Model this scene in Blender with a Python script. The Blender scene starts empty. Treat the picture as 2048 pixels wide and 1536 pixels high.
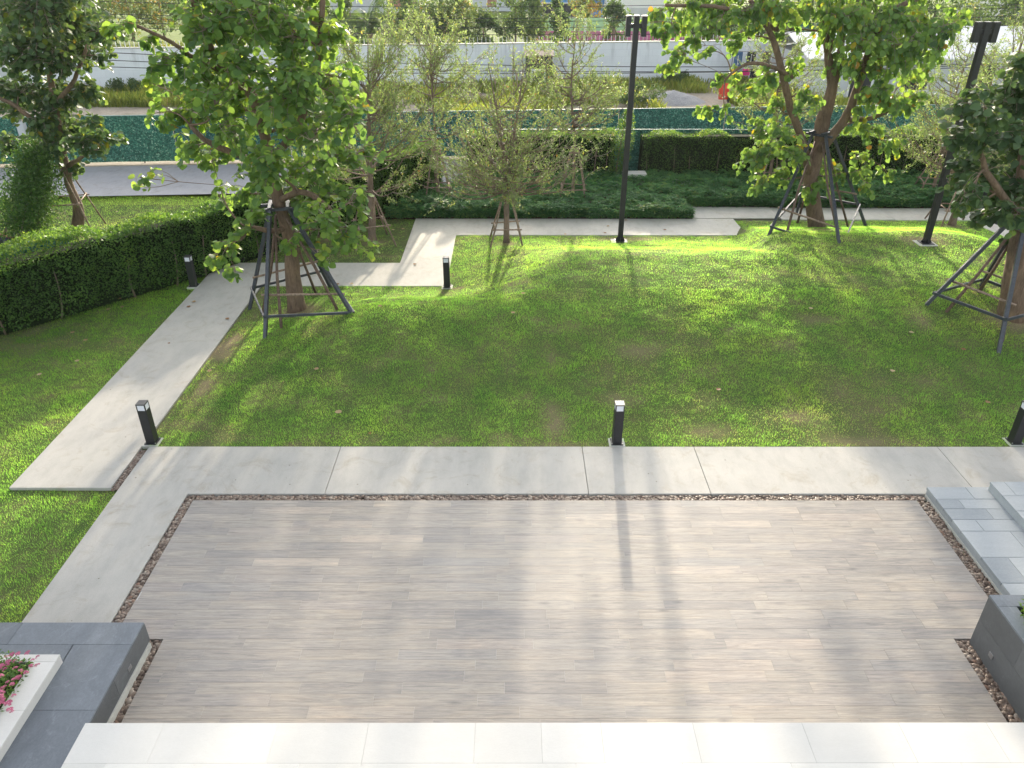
import bpy, bmesh, math, random
import numpy as np
from mathutils import Vector, Matrix

# ------------------------------------------------------------------ camera, light, exposure
scene = bpy.context.scene
COL = scene.collection
FPX = 1515.2
PIT, ROL, YAW = math.radians(29.764), math.radians(.105), math.radians(.155)
CAMH = 7.5
fw = np.array([math.sin(YAW) * math.cos(PIT), math.cos(YAW) * math.cos(PIT), -math.sin(PIT)])
rt = np.array([math.cos(YAW), -math.sin(YAW), 0.0])
up = np.cross(rt, fw)
rt, up = math.cos(ROL) * rt + math.sin(ROL) * up, -math.sin(ROL) * rt + math.cos(ROL) * up
CAM = np.array([0, 0, CAMH])
cam_data = bpy.data.cameras.new('camera')
cam = bpy.data.objects.new('camera', cam_data)
COL.objects.link(cam)
M3 = Matrix((rt, up, -fw)).transposed()
cam.matrix_world = Matrix.Translation((0, 0, CAMH)) @ M3.to_4x4()
cam_data.sensor_width = 36
cam_data.lens = FPX / 2048 * 36
cam_data.clip_start = 0.1
cam_data.clip_end = 3000
scene.camera = cam

SUN_AZ, SUN_EL = math.radians(4.5), math.radians(13.3)
world = bpy.data.worlds.new('World')
scene.world = world
world.use_nodes = True
wn = world.node_tree
sky = wn.nodes.new('ShaderNodeTexSky')
sky.sky_type = 'NISHITA'
sky.sun_disc = False
sky.sun_elevation = SUN_EL
sky.sun_rotation = SUN_AZ
sky.air_density = 1.0
sky.dust_density = 3.0
sky.ozone_density = 1.0
hsv = wn.nodes.new('ShaderNodeHueSaturation')
hsv.inputs['Saturation'].default_value = 0.32
wn.links.new(sky.outputs[0], hsv.inputs['Color'])
wn.links.new(hsv.outputs[0], wn.nodes['Background'].inputs[0])
wn.nodes['Background'].inputs[1].default_value = 0.15
sun_d = bpy.data.lights.new('sun', 'SUN')
sun_d.energy = 2.5
sun_d.angle = math.radians(1.2)
sun_d.color = (1.0, 0.86, 0.66)
sun = bpy.data.objects.new('sun', sun_d)
COL.objects.link(sun)
sdir = Vector((math.sin(SUN_AZ) * math.cos(SUN_EL), math.cos(SUN_AZ) * math.cos(SUN_EL), math.sin(SUN_EL)))
sun.rotation_euler = sdir.to_track_quat('Z', 'Y').to_euler()
sun.location = (0, 30, 30)
scene.view_settings.view_transform = 'Standard'
scene.view_settings.look = 'None'
scene.view_settings.gamma = 1
scene.view_settings.exposure = 1.78
scene.render.engine = 'CYCLES'
scene.cycles.max_bounces = 8
scene.cycles.transparent_max_bounces = 8

# ------------------------------------------------------------------ helpers
RNG = np.random.default_rng(11)
random.seed(5)


def ray(x, y):
    return rt * (x - 1024) / FPX + up * (768 - y) / FPX + fw


def G(x, y, z=0.0):
    d = ray(x, y)
    return CAM + d * (z - CAMH) / d[2]


def AT(x, y, Y):
    d = ray(x, y)
    return CAM + d * Y / d[1]


def sst(t):
    t = np.clip(t, 0, 1)
    return t * t * (3 - 2 * t)


def mound(x, y):
    """height of the grass mound; 0 outside it"""
    x = np.asarray(x, float)
    y = np.asarray(y, float)
    f = sst((y - 10.9) / 5.8)
    l = sst((x + 6.35) / 4.2)
    # corner taken by the connecting path (x<-1.65, y>18.2)
    dx = np.maximum(x + 1.65, 0)
    dy = np.maximum(18.2 - y, 0)
    c = sst(np.sqrt(dx * dx + dy * dy) / 3.6)
    yb = 22.2 + 1.5 * sst((x - 6.6) / 0.9)
    b = sst((yb - y) / 4.6)
    r = sst((14.8 - x) / 2.6)
    return 0.9 * f * l * c * b * (0.25 + 0.75 * r) * np.where(x > 14.8, 0, 1) * (y < yb) * (x > -6.35)


def noise2(x, y, s, seed=0):
    x = np.asarray(x, float) / s
    y = np.asarray(y, float) / s
    xi = np.floor(x).astype(np.int64)
    yi = np.floor(y).astype(np.int64)
    fx = x - xi
    fy = y - yi
    fx = fx * fx * (3 - 2 * fx)
    fy = fy * fy * (3 - 2 * fy)

    def h(a, b):
        n = (a * 374761393 + b * 668265263 + seed * 974634777) & 0x7fffffff
        n = (n ^ (n >> 13)) * 1274126177 & 0x7fffffff
        return ((n ^ (n >> 16)) & 0xffff) / 65535.0
    return (h(xi, yi) * (1 - fx) + h(xi + 1, yi) * fx) * (1 - fy) + (h(xi, yi + 1) * (1 - fx) + h(xi + 1, yi + 1) * fx) * fy


def lumps(x, y):
    return 0.050 * (noise2(x, y, .55, 3) - .5) + 0.05 * (noise2(x, y * 1.3, 1.6, 4) - .5) + 0.02 * (noise2(x, y, .23, 5) - .5)


def terr(x, y):
    m = mound(x, y)
    return m + lumps(x, y) * np.clip(m / .12, 0, 1) - .02 * (m <= 0)


def GT(px, py):
    """where the line of sight through a picture point meets the lawn"""
    z = 0.0
    for _ in range(30):
        p = G(px, py, z)
        z = .5 * z + .5 * float(mound(p[0], p[1]))
    return G(px, py, z)


def link(o, parent=None):
    COL.objects.link(o)
    if parent is not None:
        o.parent = parent
    return o


def tag(o, label=None, cat=None, group=None, kind=None):
    if label:
        o['label'] = label
    if cat:
        o['category'] = cat
    if group:
        o['group'] = group
    if kind:
        o['kind'] = kind
    return o


def empty(name, loc, rz=0):
    o = bpy.data.objects.new(name, None)
    o.location = loc
    o.rotation_euler = (0, 0, rz)
    o.empty_display_size = .2
    return link(o)


class MB:
    """collects shapes (numpy) and links them as one mesh"""

    def __init__(s):
        s.v = []
        s.f = []
        s.t = []
        s.n = 0
        s.tris = []

    def add(s, v, f, tint=0.5):
        v = np.asarray(v, float)
        s.v.append(v)
        s.f += [[i + s.n for i in q] for q in f]
        s.t.append(np.full(len(v), tint) if np.isscalar(tint) else np.asarray(tint))
        s.n += len(v)

    def box(s, lo, hi, tint=.5, R=None, o=(0, 0, 0)):
        x0, y0, z0 = lo
        x1, y1, z1 = hi
        v = np.array([(x0, y0, z0), (x1, y0, z0), (x1, y1, z0), (x0, y1, z0), (x0, y0, z1), (x1, y0, z1), (x1, y1, z1), (x0, y1, z1)], float)
        if R is not None:
            v = v @ np.array(R).T
        v = v + np.array(o)
        s.add(v, [(0, 3, 2, 1), (4, 5, 6, 7), (0, 1, 5, 4), (1, 2, 6, 5), (2, 3, 7, 6), (3, 0, 4, 7)], tint)

    def tube(s, pts, rad, n=6, tint=.5, cap=True, rough=0.0):
        P = np.array(pts, float)
        m = len(P)
        rad = np.full(m, rad) if np.isscalar(rad) else np.array(rad, float)
        T = np.zeros_like(P)
        T[1:-1] = P[2:] - P[:-2]
        T[0] = P[1] - P[0]
        T[-1] = P[-1] - P[-2]
        T /= np.linalg.norm(T, axis=1)[:, None] + 1e-9
        a = np.array([0, 0, 1.0]) if abs(T[0][2]) < .9 else np.array([1.0, 0, 0])
        u = np.cross(T[0], a)
        u /= np.linalg.norm(u)
        V = []
        for i in range(m):
            u = u - T[i] * (u @ T[i])
            u /= np.linalg.norm(u) + 1e-9
            w = np.cross(T[i], u)
            for k in range(n):
                th = 2 * math.pi * k / n
                rr = rad[i] * (1 + rough * (random.random() - .5))
                V.append(P[i] + (u * math.cos(th) + w * math.sin(th)) * rr)
        F = []
        for i in range(m - 1):
            for k in range(n):
                k2 = (k + 1) % n
                F.append((i * n + k, i * n + k2, (i + 1) * n + k2, (i + 1) * n + k))
        if cap:
            F.append(tuple(range(n))[::-1])
            F.append(tuple((m - 1) * n + k for k in range(n)))
        s.add(V, F, tint)

    def bar(s, a, b, w, h, tint=.5, end=0.0):
        """rectangular bar from a to b"""
        a = np.array(a, float)
        b = np.array(b, float)
        d = b - a
        L = np.linalg.norm(d)
        d = d / L
        up_ = np.array([0, 0, 1.0]) if abs(d[2]) < .95 else np.array([0, 1.0, 0])
        sx = np.cross(d, up_)
        sx /= np.linalg.norm(sx)
        sz = np.cross(sx, d)
        R = np.stack([d, sx, sz], axis=1)
        s.box((-end, -w / 2, -h / 2), (L + end, w / 2, h / 2), tint, R, a)

    def build(s, name, mat, parent=None, smooth=False, bevel=0.0, loc=None):
        me = bpy.data.meshes.new(name)
        V = np.concatenate(s.v) if s.v else np.zeros((0, 3))
        if parent is not None and loc is None:
            V = V - np.array(world_loc(parent))
        if loc is not None:
            V = V - np.array(loc)
        me.from_pydata(V.tolist(), [], s.f)
        at = me.attributes.new('tint', 'FLOAT', 'POINT')
        at.data.foreach_set('value', np.concatenate(s.t).astype(np.float32))
        me.materials.append(mat)
        if smooth:
            me.polygons.foreach_set('use_smooth', [True] * len(me.polygons))
        me.update()
        o = bpy.data.objects.new(name, me)
        link(o, parent)
        if loc is not None:
            o.location = loc
        if bevel:
            b = o.modifiers.new('bevel', 'BEVEL')
            b.width = bevel
            b.segments = 2
            b.limit_method = 'ANGLE'
        return o


def world_loc(o):
    l = Vector(o.location)
    while o.parent:
        o = o.parent
        l = l + Vector(o.location)
    return l


def fast_mesh(name, V, F, tint, mat, parent=None, smooth=False):
    """V (n,3); F (m,3) triangles; big meshes"""
    V = np.asarray(V, np.float32)
    if parent is not None:
        V = V - np.array(world_loc(parent), np.float32)
    me = bpy.data.meshes.new(name)
    me.vertices.add(len(V))
    me.vertices.foreach_set('co', V.ravel())
    k = F.shape[1]
    me.loops.add(F.size)
    me.loops.foreach_set('vertex_index', F.astype(np.int32).ravel())
    me.polygons.add(len(F))
    me.polygons.foreach_set('loop_start', np.arange(0, F.size, k, dtype=np.int32))
    if smooth:
        me.polygons.foreach_set('use_smooth', np.ones(len(F), bool))
    me.update(calc_edges=True)
    at = me.attributes.new('tint', 'FLOAT', 'POINT')
    at.data.foreach_set('value', np.asarray(tint, np.float32))
    me.materials.append(mat)
    o = bpy.data.objects.new(name, me)
    return link(o, parent)


ROUND_V = np.array([(0, 0, 0), (.5, 0, -.03), (1.0, 0, -.12), (.12, .34, .05), (.45, .5, .06), (.82, .3, -.02), (.12, -.34, .05), (.45, -.5, .06), (.82, -.3, -.02)])
ROUND_F = np.array([(0, 1, 3), (3, 1, 4), (4, 1, 5), (5, 1, 2), (1, 0, 6), (1, 6, 7), (1, 7, 8), (1, 8, 2)])
SLIM_V = np.array([(0, 0, 0), (.5, .19, .04), (.5, -.19, .04), (1, 0, -.12), (.5, 0, -.02)])
SLIM_F = np.array([(0, 4, 1), (1, 4, 3), (4, 0, 2), (4, 2, 3)])
OVAL_V = np.array([(0, 0, 0), (.5, .3, .05), (.5, -.3, .05), (1, 0, -.05)])
OVAL_F = np.array([(0, 3, 1), (0, 2, 3)])


def leaves(P, D, N, S, shape):
    """P positions, D direction along leaf, N approx normal, S sizes"""
    Vt, Ft = dict(round=(ROUND_V, ROUND_F), slim=(SLIM_V, SLIM_F), oval=(OVAL_V, OVAL_F))[shape]
    D = D / (np.linalg.norm(D, axis=1)[:, None] + 1e-9)
    W = np.cross(N, D)
    W /= np.linalg.norm(W, axis=1)[:, None] + 1e-9
    Nn = np.cross(D, W)
    V = P[:, None, :] + S[:, None, None] * (Vt[None, :, 0:1] * D[:, None] + Vt[None, :, 1:2] * W[:, None] + Vt[None, :, 2:3] * Nn[:, None])
    n = len(P)
    F = Ft[None] + (np.arange(n) * len(Vt))[:, None, None]
    return V.reshape(-1, 3), F.reshape(-1, 3), len(Vt)


def rnd_dir(n):
    v = RNG.normal(size=(n, 3))
    return v / np.linalg.norm(v, axis=1)[:, None]


# ------------------------------------------------------------------ materials
def mat(name):
    m = bpy.data.materials.new(name)
    m.use_nodes = True
    nt = m.node_tree
    return m, nt, nt.nodes['Principled BSDF']


def N(nt, t, **kw):
    n = nt.nodes.new(t)
    for k, v in kw.items():
        if k.startswith('i_'):
            n.inputs[k[2:].replace('_', ' ')].default_value = v
        else:
            setattr(n, k, v)
    return n


def ramp(nt, src, stops, interp='LINEAR'):
    r = nt.nodes.new('ShaderNodeValToRGB')
    r.color_ramp.interpolation = interp
    e = r.color_ramp.elements
    while len(e) > 1:
        e.remove(e[-1])
    for i, (p, c) in enumerate(stops):
        if i == 0:
            e[0].position = p
            e[0].color = (*c, 1)
        else:
            q = e.new(p)
            q.color = (*c, 1)
    nt.links.new(src, r.inputs[0])
    return r.outputs[0]


def mixc(nt, fac, a, b, mode='MIX'):
    m = nt.nodes.new('ShaderNodeMix')
    m.data_type = 'RGBA'
    m.blend_type = mode
    for i, v in ((0, fac), (6, a), (7, b)):
        if hasattr(v, 'links'):
            nt.links.new(v, m.inputs[i])
        else:
            m.inputs[i].default_value = v if i == 0 else (*v, 1)
    return m.outputs[2]


def noise(nt, scale, detail=4, vec=None, rough=.5, stretch=None, dist=0):
    if vec is None:
        tc = nt.nodes.new('ShaderNodeNewGeometry')
        vec = tc.outputs['Position']
    if stretch:
        mp = nt.nodes.new('ShaderNodeMapping')
        mp.inputs['Scale'].default_value = stretch
        nt.links.new(vec, mp.inputs[0])
        vec = mp.outputs[0]
    n = nt.nodes.new('ShaderNodeTexNoise')
    n.inputs['Scale'].default_value = scale
    n.inputs['Detail'].default_value = detail
    n.inputs['Roughness'].default_value = rough
    n.inputs['Distortion'].default_value = dist
    nt.links.new(vec, n.inputs['Vector'])
    return n.outputs[0]


def bump(nt, bsdf, h, strength=.3, dist=.01):
    b = nt.nodes.new('ShaderNodeBump')
    b.inputs['Strength'].default_value = strength
    b.inputs['Distance'].default_value = dist
    nt.links.new(h, b.inputs['Height'])
    nt.links.new(b.outputs[0], bsdf.inputs['Normal'])


def attr(nt):
    a = nt.nodes.new('ShaderNodeAttribute')
    a.attribute_name = 'tint'
    return a.outputs['Fac']


def leaf_mat(name, stops, trans=.42, rough=.42, gain=1.5, spec=.5, tm=(1.12, 1.0, .55)):
    m, nt, b = mat(name)
    c = ramp(nt, attr(nt), stops)
    nt.links.new(c, b.inputs['Base Color'])
    b.inputs['Roughness'].default_value = rough
    b.inputs['Specular IOR Level'].default_value = spec
    t = nt.nodes.new('ShaderNodeBsdfTranslucent')
    tc = mixc(nt, 1.0, c, (gain * tm[0], gain * tm[1], gain * tm[2]), 'MULTIPLY')
    nt.links.new(tc, t.inputs[0])
    ms = nt.nodes.new('ShaderNodeMixShader')
    ms.inputs[0].default_value = trans
    nt.links.new(b.outputs[0], ms.inputs[1])
    nt.links.new(t.outputs[0], ms.inputs[2])
    nt.links.new(ms.outputs[0], nt.nodes['Material Output'].inputs[0])
    return m


def simple(name, col, rough=.6, metal=0, var=.15, scale=12, bmp=.1, spec=.5):
    m, nt, b = mat(name)
    n = noise(nt, scale, 5)
    c = ramp(nt, n, [(.25, tuple(x * (1 - var) for x in col)), (.75, tuple(min(1, x * (1 + var)) for x in col))])
    nt.links.new(c, b.inputs['Base Color'])
    b.inputs['Roughness'].default_value = rough
    b.inputs['Metallic'].default_value = metal
    b.inputs['Specular IOR Level'].default_value = spec
    if bmp:
        bump(nt, b, n, bmp, .004)
    return m


def concrete_mat(name, base, warm, dirt=.35):
    m, nt, b = mat(name)
    big = noise(nt, .55, 6, rough=.6, dist=.6)
    mid = noise(nt, 5, 8, rough=.7, stretch=(1, .35, 1))
    fine = noise(nt, 70, 4)
    c = ramp(nt, big, [(.3, base), (.7, warm)])
    c = mixc(nt, .5, c, ramp(nt, mid, [(.3, (.72, .72, .72)), (.55, (1, 1, 1)), (.75, (1.06, 1.05, 1.03))]), 'MULTIPLY')
    c = mixc(nt, .35, c, ramp(nt, fine, [(.3, (.75, .75, .75)), (.6, (1.05, 1.05, 1.05))]), 'MULTIPLY')
    st = noise(nt, 1.7, 7, rough=.75, dist=1.5)
    c = mixc(nt, dirt, c, ramp(nt, st, [(.53, (1, 1, 1)), (.66, (.74, .66, .55))]), 'MULTIPLY')
    v = nt.nodes.new('ShaderNodeTexVoronoi')
    v.inputs['Scale'].default_value = 3.2
    g = nt.nodes.new('ShaderNodeNewGeometry')
    nt.links.new(g.outputs['Position'], v.inputs['Vector'])
    c = mixc(nt, 1, c, ramp(nt, v.outputs['Distance'], [(.0, (.45, .42, .38)), (.035, (.5, .47, .42)), (.045, (1, 1, 1))]), 'MULTIPLY')
    nt.links.new(c, b.inputs['Base Color'])
    b.inputs['Roughness'].default_value = .75
    bump(nt, b, fine, .15, .003)
    return m


def stone_mat(name, dark, light, vein, veins=.5, rough=.6, stretch=(1, 1, 1), vs=2.2, fine=.5):
    """tile stone; tint shifts the tone of each tile"""
    m, nt, b = mat(name)
    a = attr(nt)
    cl = noise(nt, 2.3, 8, rough=.65, stretch=stretch, dist=.8)
    fi = noise(nt, 26, 6, rough=.7, stretch=stretch)
    mixn = nt.nodes.new('ShaderNodeMath')
    mixn.operation = 'ADD'
    nt.links.new(a, mixn.inputs[0])
    nt.links.new(cl, mixn.inputs[1])
    h = nt.nodes.new('ShaderNodeMath')
    h.operation = 'MULTIPLY'
    h.inputs[1].default_value = .5
    nt.links.new(mixn.outputs[0], h.inputs[0])
    c = ramp(nt, h.outputs[0], [(.2, dark), (.8, light)])
    c = mixc(nt, fine, c, ramp(nt, fi, [(.3, (.75, .75, .75)), (.7, (1.2, 1.2, 1.2))]), 'MULTIPLY')
    vn = noise(nt, vs, 9, rough=.8, stretch=stretch, dist=2.5)
    c = mixc(nt, ramp(nt, vn, [(.54, (0, 0, 0)), (.68, (veins * .45,) * 3)]), c, vein)
    sc = noise(nt, 20, 9, rough=.85, stretch=(1, .5, 1), dist=.8)
    c = mixc(nt, ramp(nt, sc, [(.62, (0, 0, 0)), (.75, (veins * .8,) * 3)]), c, vein)
    nt.links.new(c, b.inputs['Base Color'])
    b.inputs['Roughness'].default_value = rough
    bump(nt, b, fi, .25, .004)
    return m


def wood_tile_mat():
    m, nt, b = mat('wood_look_tile')
    a = attr(nt)
    g = nt.nodes.new('ShaderNodeNewGeometry')
    off = nt.nodes.new('ShaderNodeCombineXYZ')
    mu = nt.nodes.new('ShaderNodeMath')
    mu.operation = 'MULTIPLY'
    mu.inputs[1].default_value = 61.0
    nt.links.new(a, mu.inputs[0])
    nt.links.new(mu.outputs[0], off.inputs[0])
    nt.links.new(mu.outputs[0], off.inputs[2])
    va = nt.nodes.new('ShaderNodeVectorMath')
    nt.links.new(g.outputs['Position'], va.inputs[0])
    nt.links.new(off.outputs[0], va.inputs[1])
    vec = va.outputs[0]
    grain = noise(nt, 3.2, 9, vec, .75, (.5, 7, 1), 1.5)
    fine = noise(nt, 5.0, 9, vec, .82, (.45, 11, 1), .8)
    blot = noise(nt, 1.5, 4, vec, .6, (.8, 2.0, 1), .8)
    wv = nt.nodes.new('ShaderNodeTexWhiteNoise')
    wv.noise_dimensions = '1D'
    nt.links.new(mu.outputs[0], wv.inputs['W'])
    c0 = ramp(nt, wv.outputs['Value'], [(0, (.265, .25, .235)), (.3, (.32, .295, .265)), (.6, (.345, .315, .275)), (.85, (.305, .292, .275)), (.95, (.36, .32, .285)), (1, (.41, .365, .315))])
    c = mixc(nt, .75, c0, ramp(nt, grain, [(.30, (.52, .53, .58)), (.48, (.96, .96, .97)), (.66, (1.36, 1.28, 1.2))]), 'MULTIPLY')
    c = mixc(nt, .6, c, ramp(nt, fine, [(.33, (.50, .48, .48)), (.5, (1.02, 1.02, 1.02)), (.68, (1.35, 1.34, 1.3))]), 'MULTIPLY')
    c = mixc(nt, .7, c, ramp(nt, blot, [(.25, (.70, .74, .82)), (.5, (1, 1, 1)), (.8, (1.16, 1.08, 1.0))]), 'MULTIPLY')
    kn = nt.nodes.new('ShaderNodeTexVoronoi')
    kn.inputs['Scale'].default_value = 1.3
    mp = nt.nodes.new('ShaderNodeMapping')
    mp.inputs['Scale'].default_value = (1, 2.6, 1)
    nt.links.new(vec, mp.inputs[0])
    nt.links.new(mp.outputs[0], kn.inputs['Vector'])
    c = mixc(nt, .8, c, ramp(nt, kn.outputs['Distance'], [(.0, (.42, .45, .5)), (.06, (.7, .72, .76)), (.14, (1, 1, 1))]), 'MULTIPLY')
    # a thin dusty film that gathers in wide patches
    du = noise(nt, .45, 6, g.outputs['Position'], .6)
    c = mixc(nt, ramp(nt, du, [(.35, (.0,) * 3), (.7, (.22,) * 3)]), c, (.46, .43, .41))
    nt.links.new(c, b.inputs['Base Color'])
    b.inputs['Roughness'].default_value = .5
    b.inputs['Specular IOR Level'].default_value = .35
    bump(nt, b, fine, .25, .002)
    return m


M = {}
M['concrete'] = concrete_mat('path_concrete', (.425, .415, .385), (.505, .485, .445), .5)
M['road'] = concrete_mat('road_concrete', (.36, .36, .38), (.43, .42, .43), .5)
M['white_stone'] = stone_mat('white_stone', (.57, .56, .53), (.66, .65, .62), (.56, .50, .42), .12, .5, (1, 2.2, 1), 2.2, .12)
M['slate'] = stone_mat('dark_slate', (.055, .067, .083), (.20, .225, .255), (.40, .44, .47), .65, .5, (1.6, 1, 1), 1.4)
M['slate_dark'] = stone_mat('charcoal_slate', (.055, .062, .068), (.12, .128, .135), (.26, .28, .29), .6, .45, (1, 1, 1))
M['grey_stone'] = stone_mat('grey_flagstone', (.27, .30, .325), (.40, .43, .45), (.52, .55, .56), .5, .6, (1, 5, 1))
M['wood_tile'] = wood_tile_mat()
M['grout'] = simple('grout', (.50, .48, .46), .9)
M['dirt'] = simple('pit_dirt', (.05, .038, .028), 1.0, var=.4, scale=40)
M['plinth'] = simple('plinth_cement', (.50, .50, .46), .8, var=.12, scale=9)
M['black_metal'] = simple('black_powder_coat', (.018, .019, .022), .42, var=.2, scale=30, bmp=.05)
M['dark_steel'] = simple('painted_steel_frame', (.045, .052, .066), .45, var=.35, scale=18, bmp=.1)
M['steel'] = simple('bolt_steel', (.35, .35, .36), .35, metal=.8)
M['lamp_glass'] = simple('frosted_lamp_cover', (.72, .74, .80), .3, var=.02, bmp=0)
M['lamp_cap'] = simple('lamp_cap_metal', (.05, .05, .052), .28, var=.1, bmp=.03, spec=.8)
M['pole_wood'] = simple('weathered_pole', (.26, .19, .14), .85, var=.5, scale=22, bmp=.5)
M['pole_wood_dark'] = simple('dark_weathered_pole', (.15, .10, .075), .85, var=.45, scale=22, bmp=.5)
M['rope'] = simple('binding_rope', (.42, .30, .24), .9, var=.3, scale=60)
M['white_wall'] = None
M['bag'] = simple('black_grow_bag', (.025, .028, .034), .5, var=.3, scale=30, bmp=.5)
M['soil'] = simple('red_soil', (.22, .10, .06), 1, var=.4, scale=30, bmp=.6)
M['soil_dark'] = simple('planter_soil', (.035, .022, .016), 1, var=.4, scale=40, bmp=.6)


def bark(name, c0, c1, sc=9):
    m, nt, b = mat(name)
    g = nt.nodes.new('ShaderNodeNewGeometry')
    n1 = noise(nt, sc, 8, g.outputs['Position'], .7, (1.6, 1.6, .35), 1)
    n2 = noise(nt, 2.2, 4, g.outputs['Position'])
    c = ramp(nt, n1, [(.3, c0), (.7, c1)])
    c = mixc(nt, .6, c, ramp(nt, n2, [(.35, (.7, .7, .7)), (.65, (1.25, 1.2, 1.1))]), 'MULTIPLY')
    nt.links.new(c, b.inputs['Base Color'])
    b.inputs['Roughness'].default_value = .9
    bump(nt, b, n1, .9, .03)
    return m


M['bark'] = bark('tree_bark', (.09, .060, .042), (.26, .18, .125))
M['bark_grey'] = bark('grey_bark', (.12, .085, .065), (.30, .23, .18), 14)
M['twig'] = bark('twig_bark', (.20, .15, .12), (.42, .34, .28), 20)
YG = [(0, (.065, .140, .055)), (.35, (.125, .235, .070)), (.62, (.20, .33, .075)), (.85, (.34, .43, .07)), (.94, (.36, .30, .03)), (1, (.34, .17, .05))]
M['leaf_big'] = leaf_mat('round_leaf', YG, .48, .5, 1.5, .3)
M['leaf_dark'] = leaf_mat('dark_round_leaf', [(0, (.038, .080, .040)), (.5, (.078, .145, .055)), (.8, (.16, .24, .06)), (.93, (.24, .27, .03)), (1, (.32, .2, .05))], .40, .45, 1.4, .4)
M['leaf_small'] = leaf_mat('small_leaf', [(0, (.11, .155, .070)), (.5, (.20, .265, .105)), (.85, (.32, .39, .14)), (.96, (.40, .34, .08)), (1, (.36, .16, .06))], .42, .5, 1.4, .35, (1.05, 1.1, .75))
M['leaf_hedge'] = leaf_mat('hedge_leaf', [(0, (.050, .110, .032)), (.5, (.095, .20, .045)), (.85, (.18, .31, .06)), (1, (.32, .40, .08))], .40, .5, 1.5, .3)
M['leaf_cover'] = leaf_mat('ground_cover_leaf', [(0, (.045, .125, .050)), (.5, (.085, .22, .075)), (.85, (.16, .33, .10)), (1, (.18, .27, .07))], .3, .6, 1.3, .08)
M['leaf_bg'] = leaf_mat('far_tree_leaf', [(0, (.05, .10, .045)), (.5, (.10, .17, .065)), (.85, (.17, .22, .07)), (1, (.38, .26, .07))], .4, .6, 1.4, .3)
M['leaf_dry'] = leaf_mat('dry_leaf', [(0, (.22, .10, .045)), (.5, (.38, .24, .13)), (1, (.52, .40, .26))], .25, .7, 1.1, .3)
M['grass'] = leaf_mat('grass_blade', [(0, (.11, .27, .06)), (.35, (.185, .40, .075)), (.6, (.285, .50, .085)), (.8, (.40, .53, .11)), (.9, (.40, .36, .19)), (1, (.40, .32, .23))], .72, .6, 2.0, .10, (1.1, 1.0, .7))
M['weed'] = leaf_mat('weed_blade', [(0, (.10, .16, .04)), (.5, (.22, .29, .06)), (.85, (.38, .40, .10)), (1, (.36, .30, .12))], .45, .6, 1.4, .2)
M['flower'] = simple('pink_petal', (.52, .12, .22), .6, var=.35, scale=60, bmp=0)
M['clutch'] = simple('wood_batten', (.45, .36, .28), .8)


def ground_mat(name, stops, scale, fine_scale=40, worn=None):
    m, nt, b = mat(name)
    n1 = noise(nt, scale, 8, rough=.65)
    n2 = noise(nt, fine_scale, 6, rough=.7)
    c = ramp(nt, n1, stops)
    c = mixc(nt, .6, c, ramp(nt, n2, [(.3, (.6, .6, .6)), (.7, (1.3, 1.3, 1.3))]), 'MULTIPLY')
    if worn:
        c = mixc(nt, attr(nt), c, mixc(nt, .7, worn, ramp(nt, n2, [(.3, (.55, .55, .55)), (.7, (1.3, 1.3, 1.3))]), 'MULTIPLY'))
    nt.links.new(c, b.inputs['Base Color'])
    b.inputs['Roughness'].default_value = 1
    b.inputs['Specular IOR Level'].default_value = .1
    bump(nt, b, n2, .6, .02)
    return m


M['lawn'] = ground_mat('lawn_thatch', [(.3, (.07, .12, .035)), (.55, (.11, .13, .05)), (.75, (.20, .16, .10))], 1.4, 45, (.27, .215, .13))
M['field'] = ground_mat('far_field', [(.3, (.07, .12, .03)), (.5, (.14, .20, .04)), (.75, (.22, .26, .07))], .09, 2)
M['sand'] = ground_mat('sandy_lot', [(.3, (.30, .26, .20)), (.55, (.42, .36, .29)), (.75, (.20, .19, .11))], .35, 7)
M['bed_soil'] = ground_mat('bed_soil', [(.3, (.03, .022, .014)), (.7, (.10, .05, .03))], 3, 30)


def wall_mat():
    m, nt, b = mat('stained_white_wall')
    g = nt.nodes.new('ShaderNodeNewGeometry')
    st = noise(nt, 1.6, 8, g.outputs['Position'], .7, (1.6, 1, .12), .5)
    bl = noise(nt, .35, 5, g.outputs['Position'], .6)
    sep = nt.nodes.new('ShaderNodeSeparateXYZ')
    nt.links.new(g.outputs['Position'], sep.inputs[0])
    c = ramp(nt, bl, [(.3, (.70, .73, .78)), (.7, (.78, .80, .83))])
    s1 = ramp(nt, st, [(.52, (1, 1, 1)), (.68, (.55, .55, .55))])
    hf = ramp(nt, sep.outputs[2], [(0.0, (.1,) * 3), (1.0, (.9,) * 3)])
    mr = nt.nodes.new('ShaderNodeMapRange')
    mr.inputs[1].default_value = 1.0
    mr.inputs[2].default_value = 2.6
    nt.links.new(sep.outputs[2], mr.inputs[0])
    c = mixc(nt, mr.outputs[0], c, mixc(nt, 1, c, s1, 'MULTIPLY'))
    br = nt.nodes.new('ShaderNodeTexBrick')
    br.inputs['Scale'].default_value = 1
    br.inputs['Mortar Size'].default_value = .012
    br.inputs['Brick Width'].default_value = .8
    br.inputs['Row Height'].default_value = .4
    br.inputs['Color1'].default_value = (1, 1, 1, 1)
    br.inputs['Color2'].default_value = (.95, .95, .95, 1)
    br.inputs['Mortar'].default_value = (.86, .86, .86, 1)
    cm = nt.nodes.new('ShaderNodeCombineXYZ')
    nt.links.new(sep.outputs[0], cm.inputs[0])
    nt.links.new(sep.outputs[2], cm.inputs[1])
    nt.links.new(cm.outputs[0], br.inputs['Vector'])
    c = mixc(nt, .7, c, br.outputs[0], 'MULTIPLY')
    nt.links.new(c, b.inputs['Base Color'])
    b.inputs['Roughness'].default_value = .9
    return m


M['white_wall'] = wall_mat()


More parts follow.
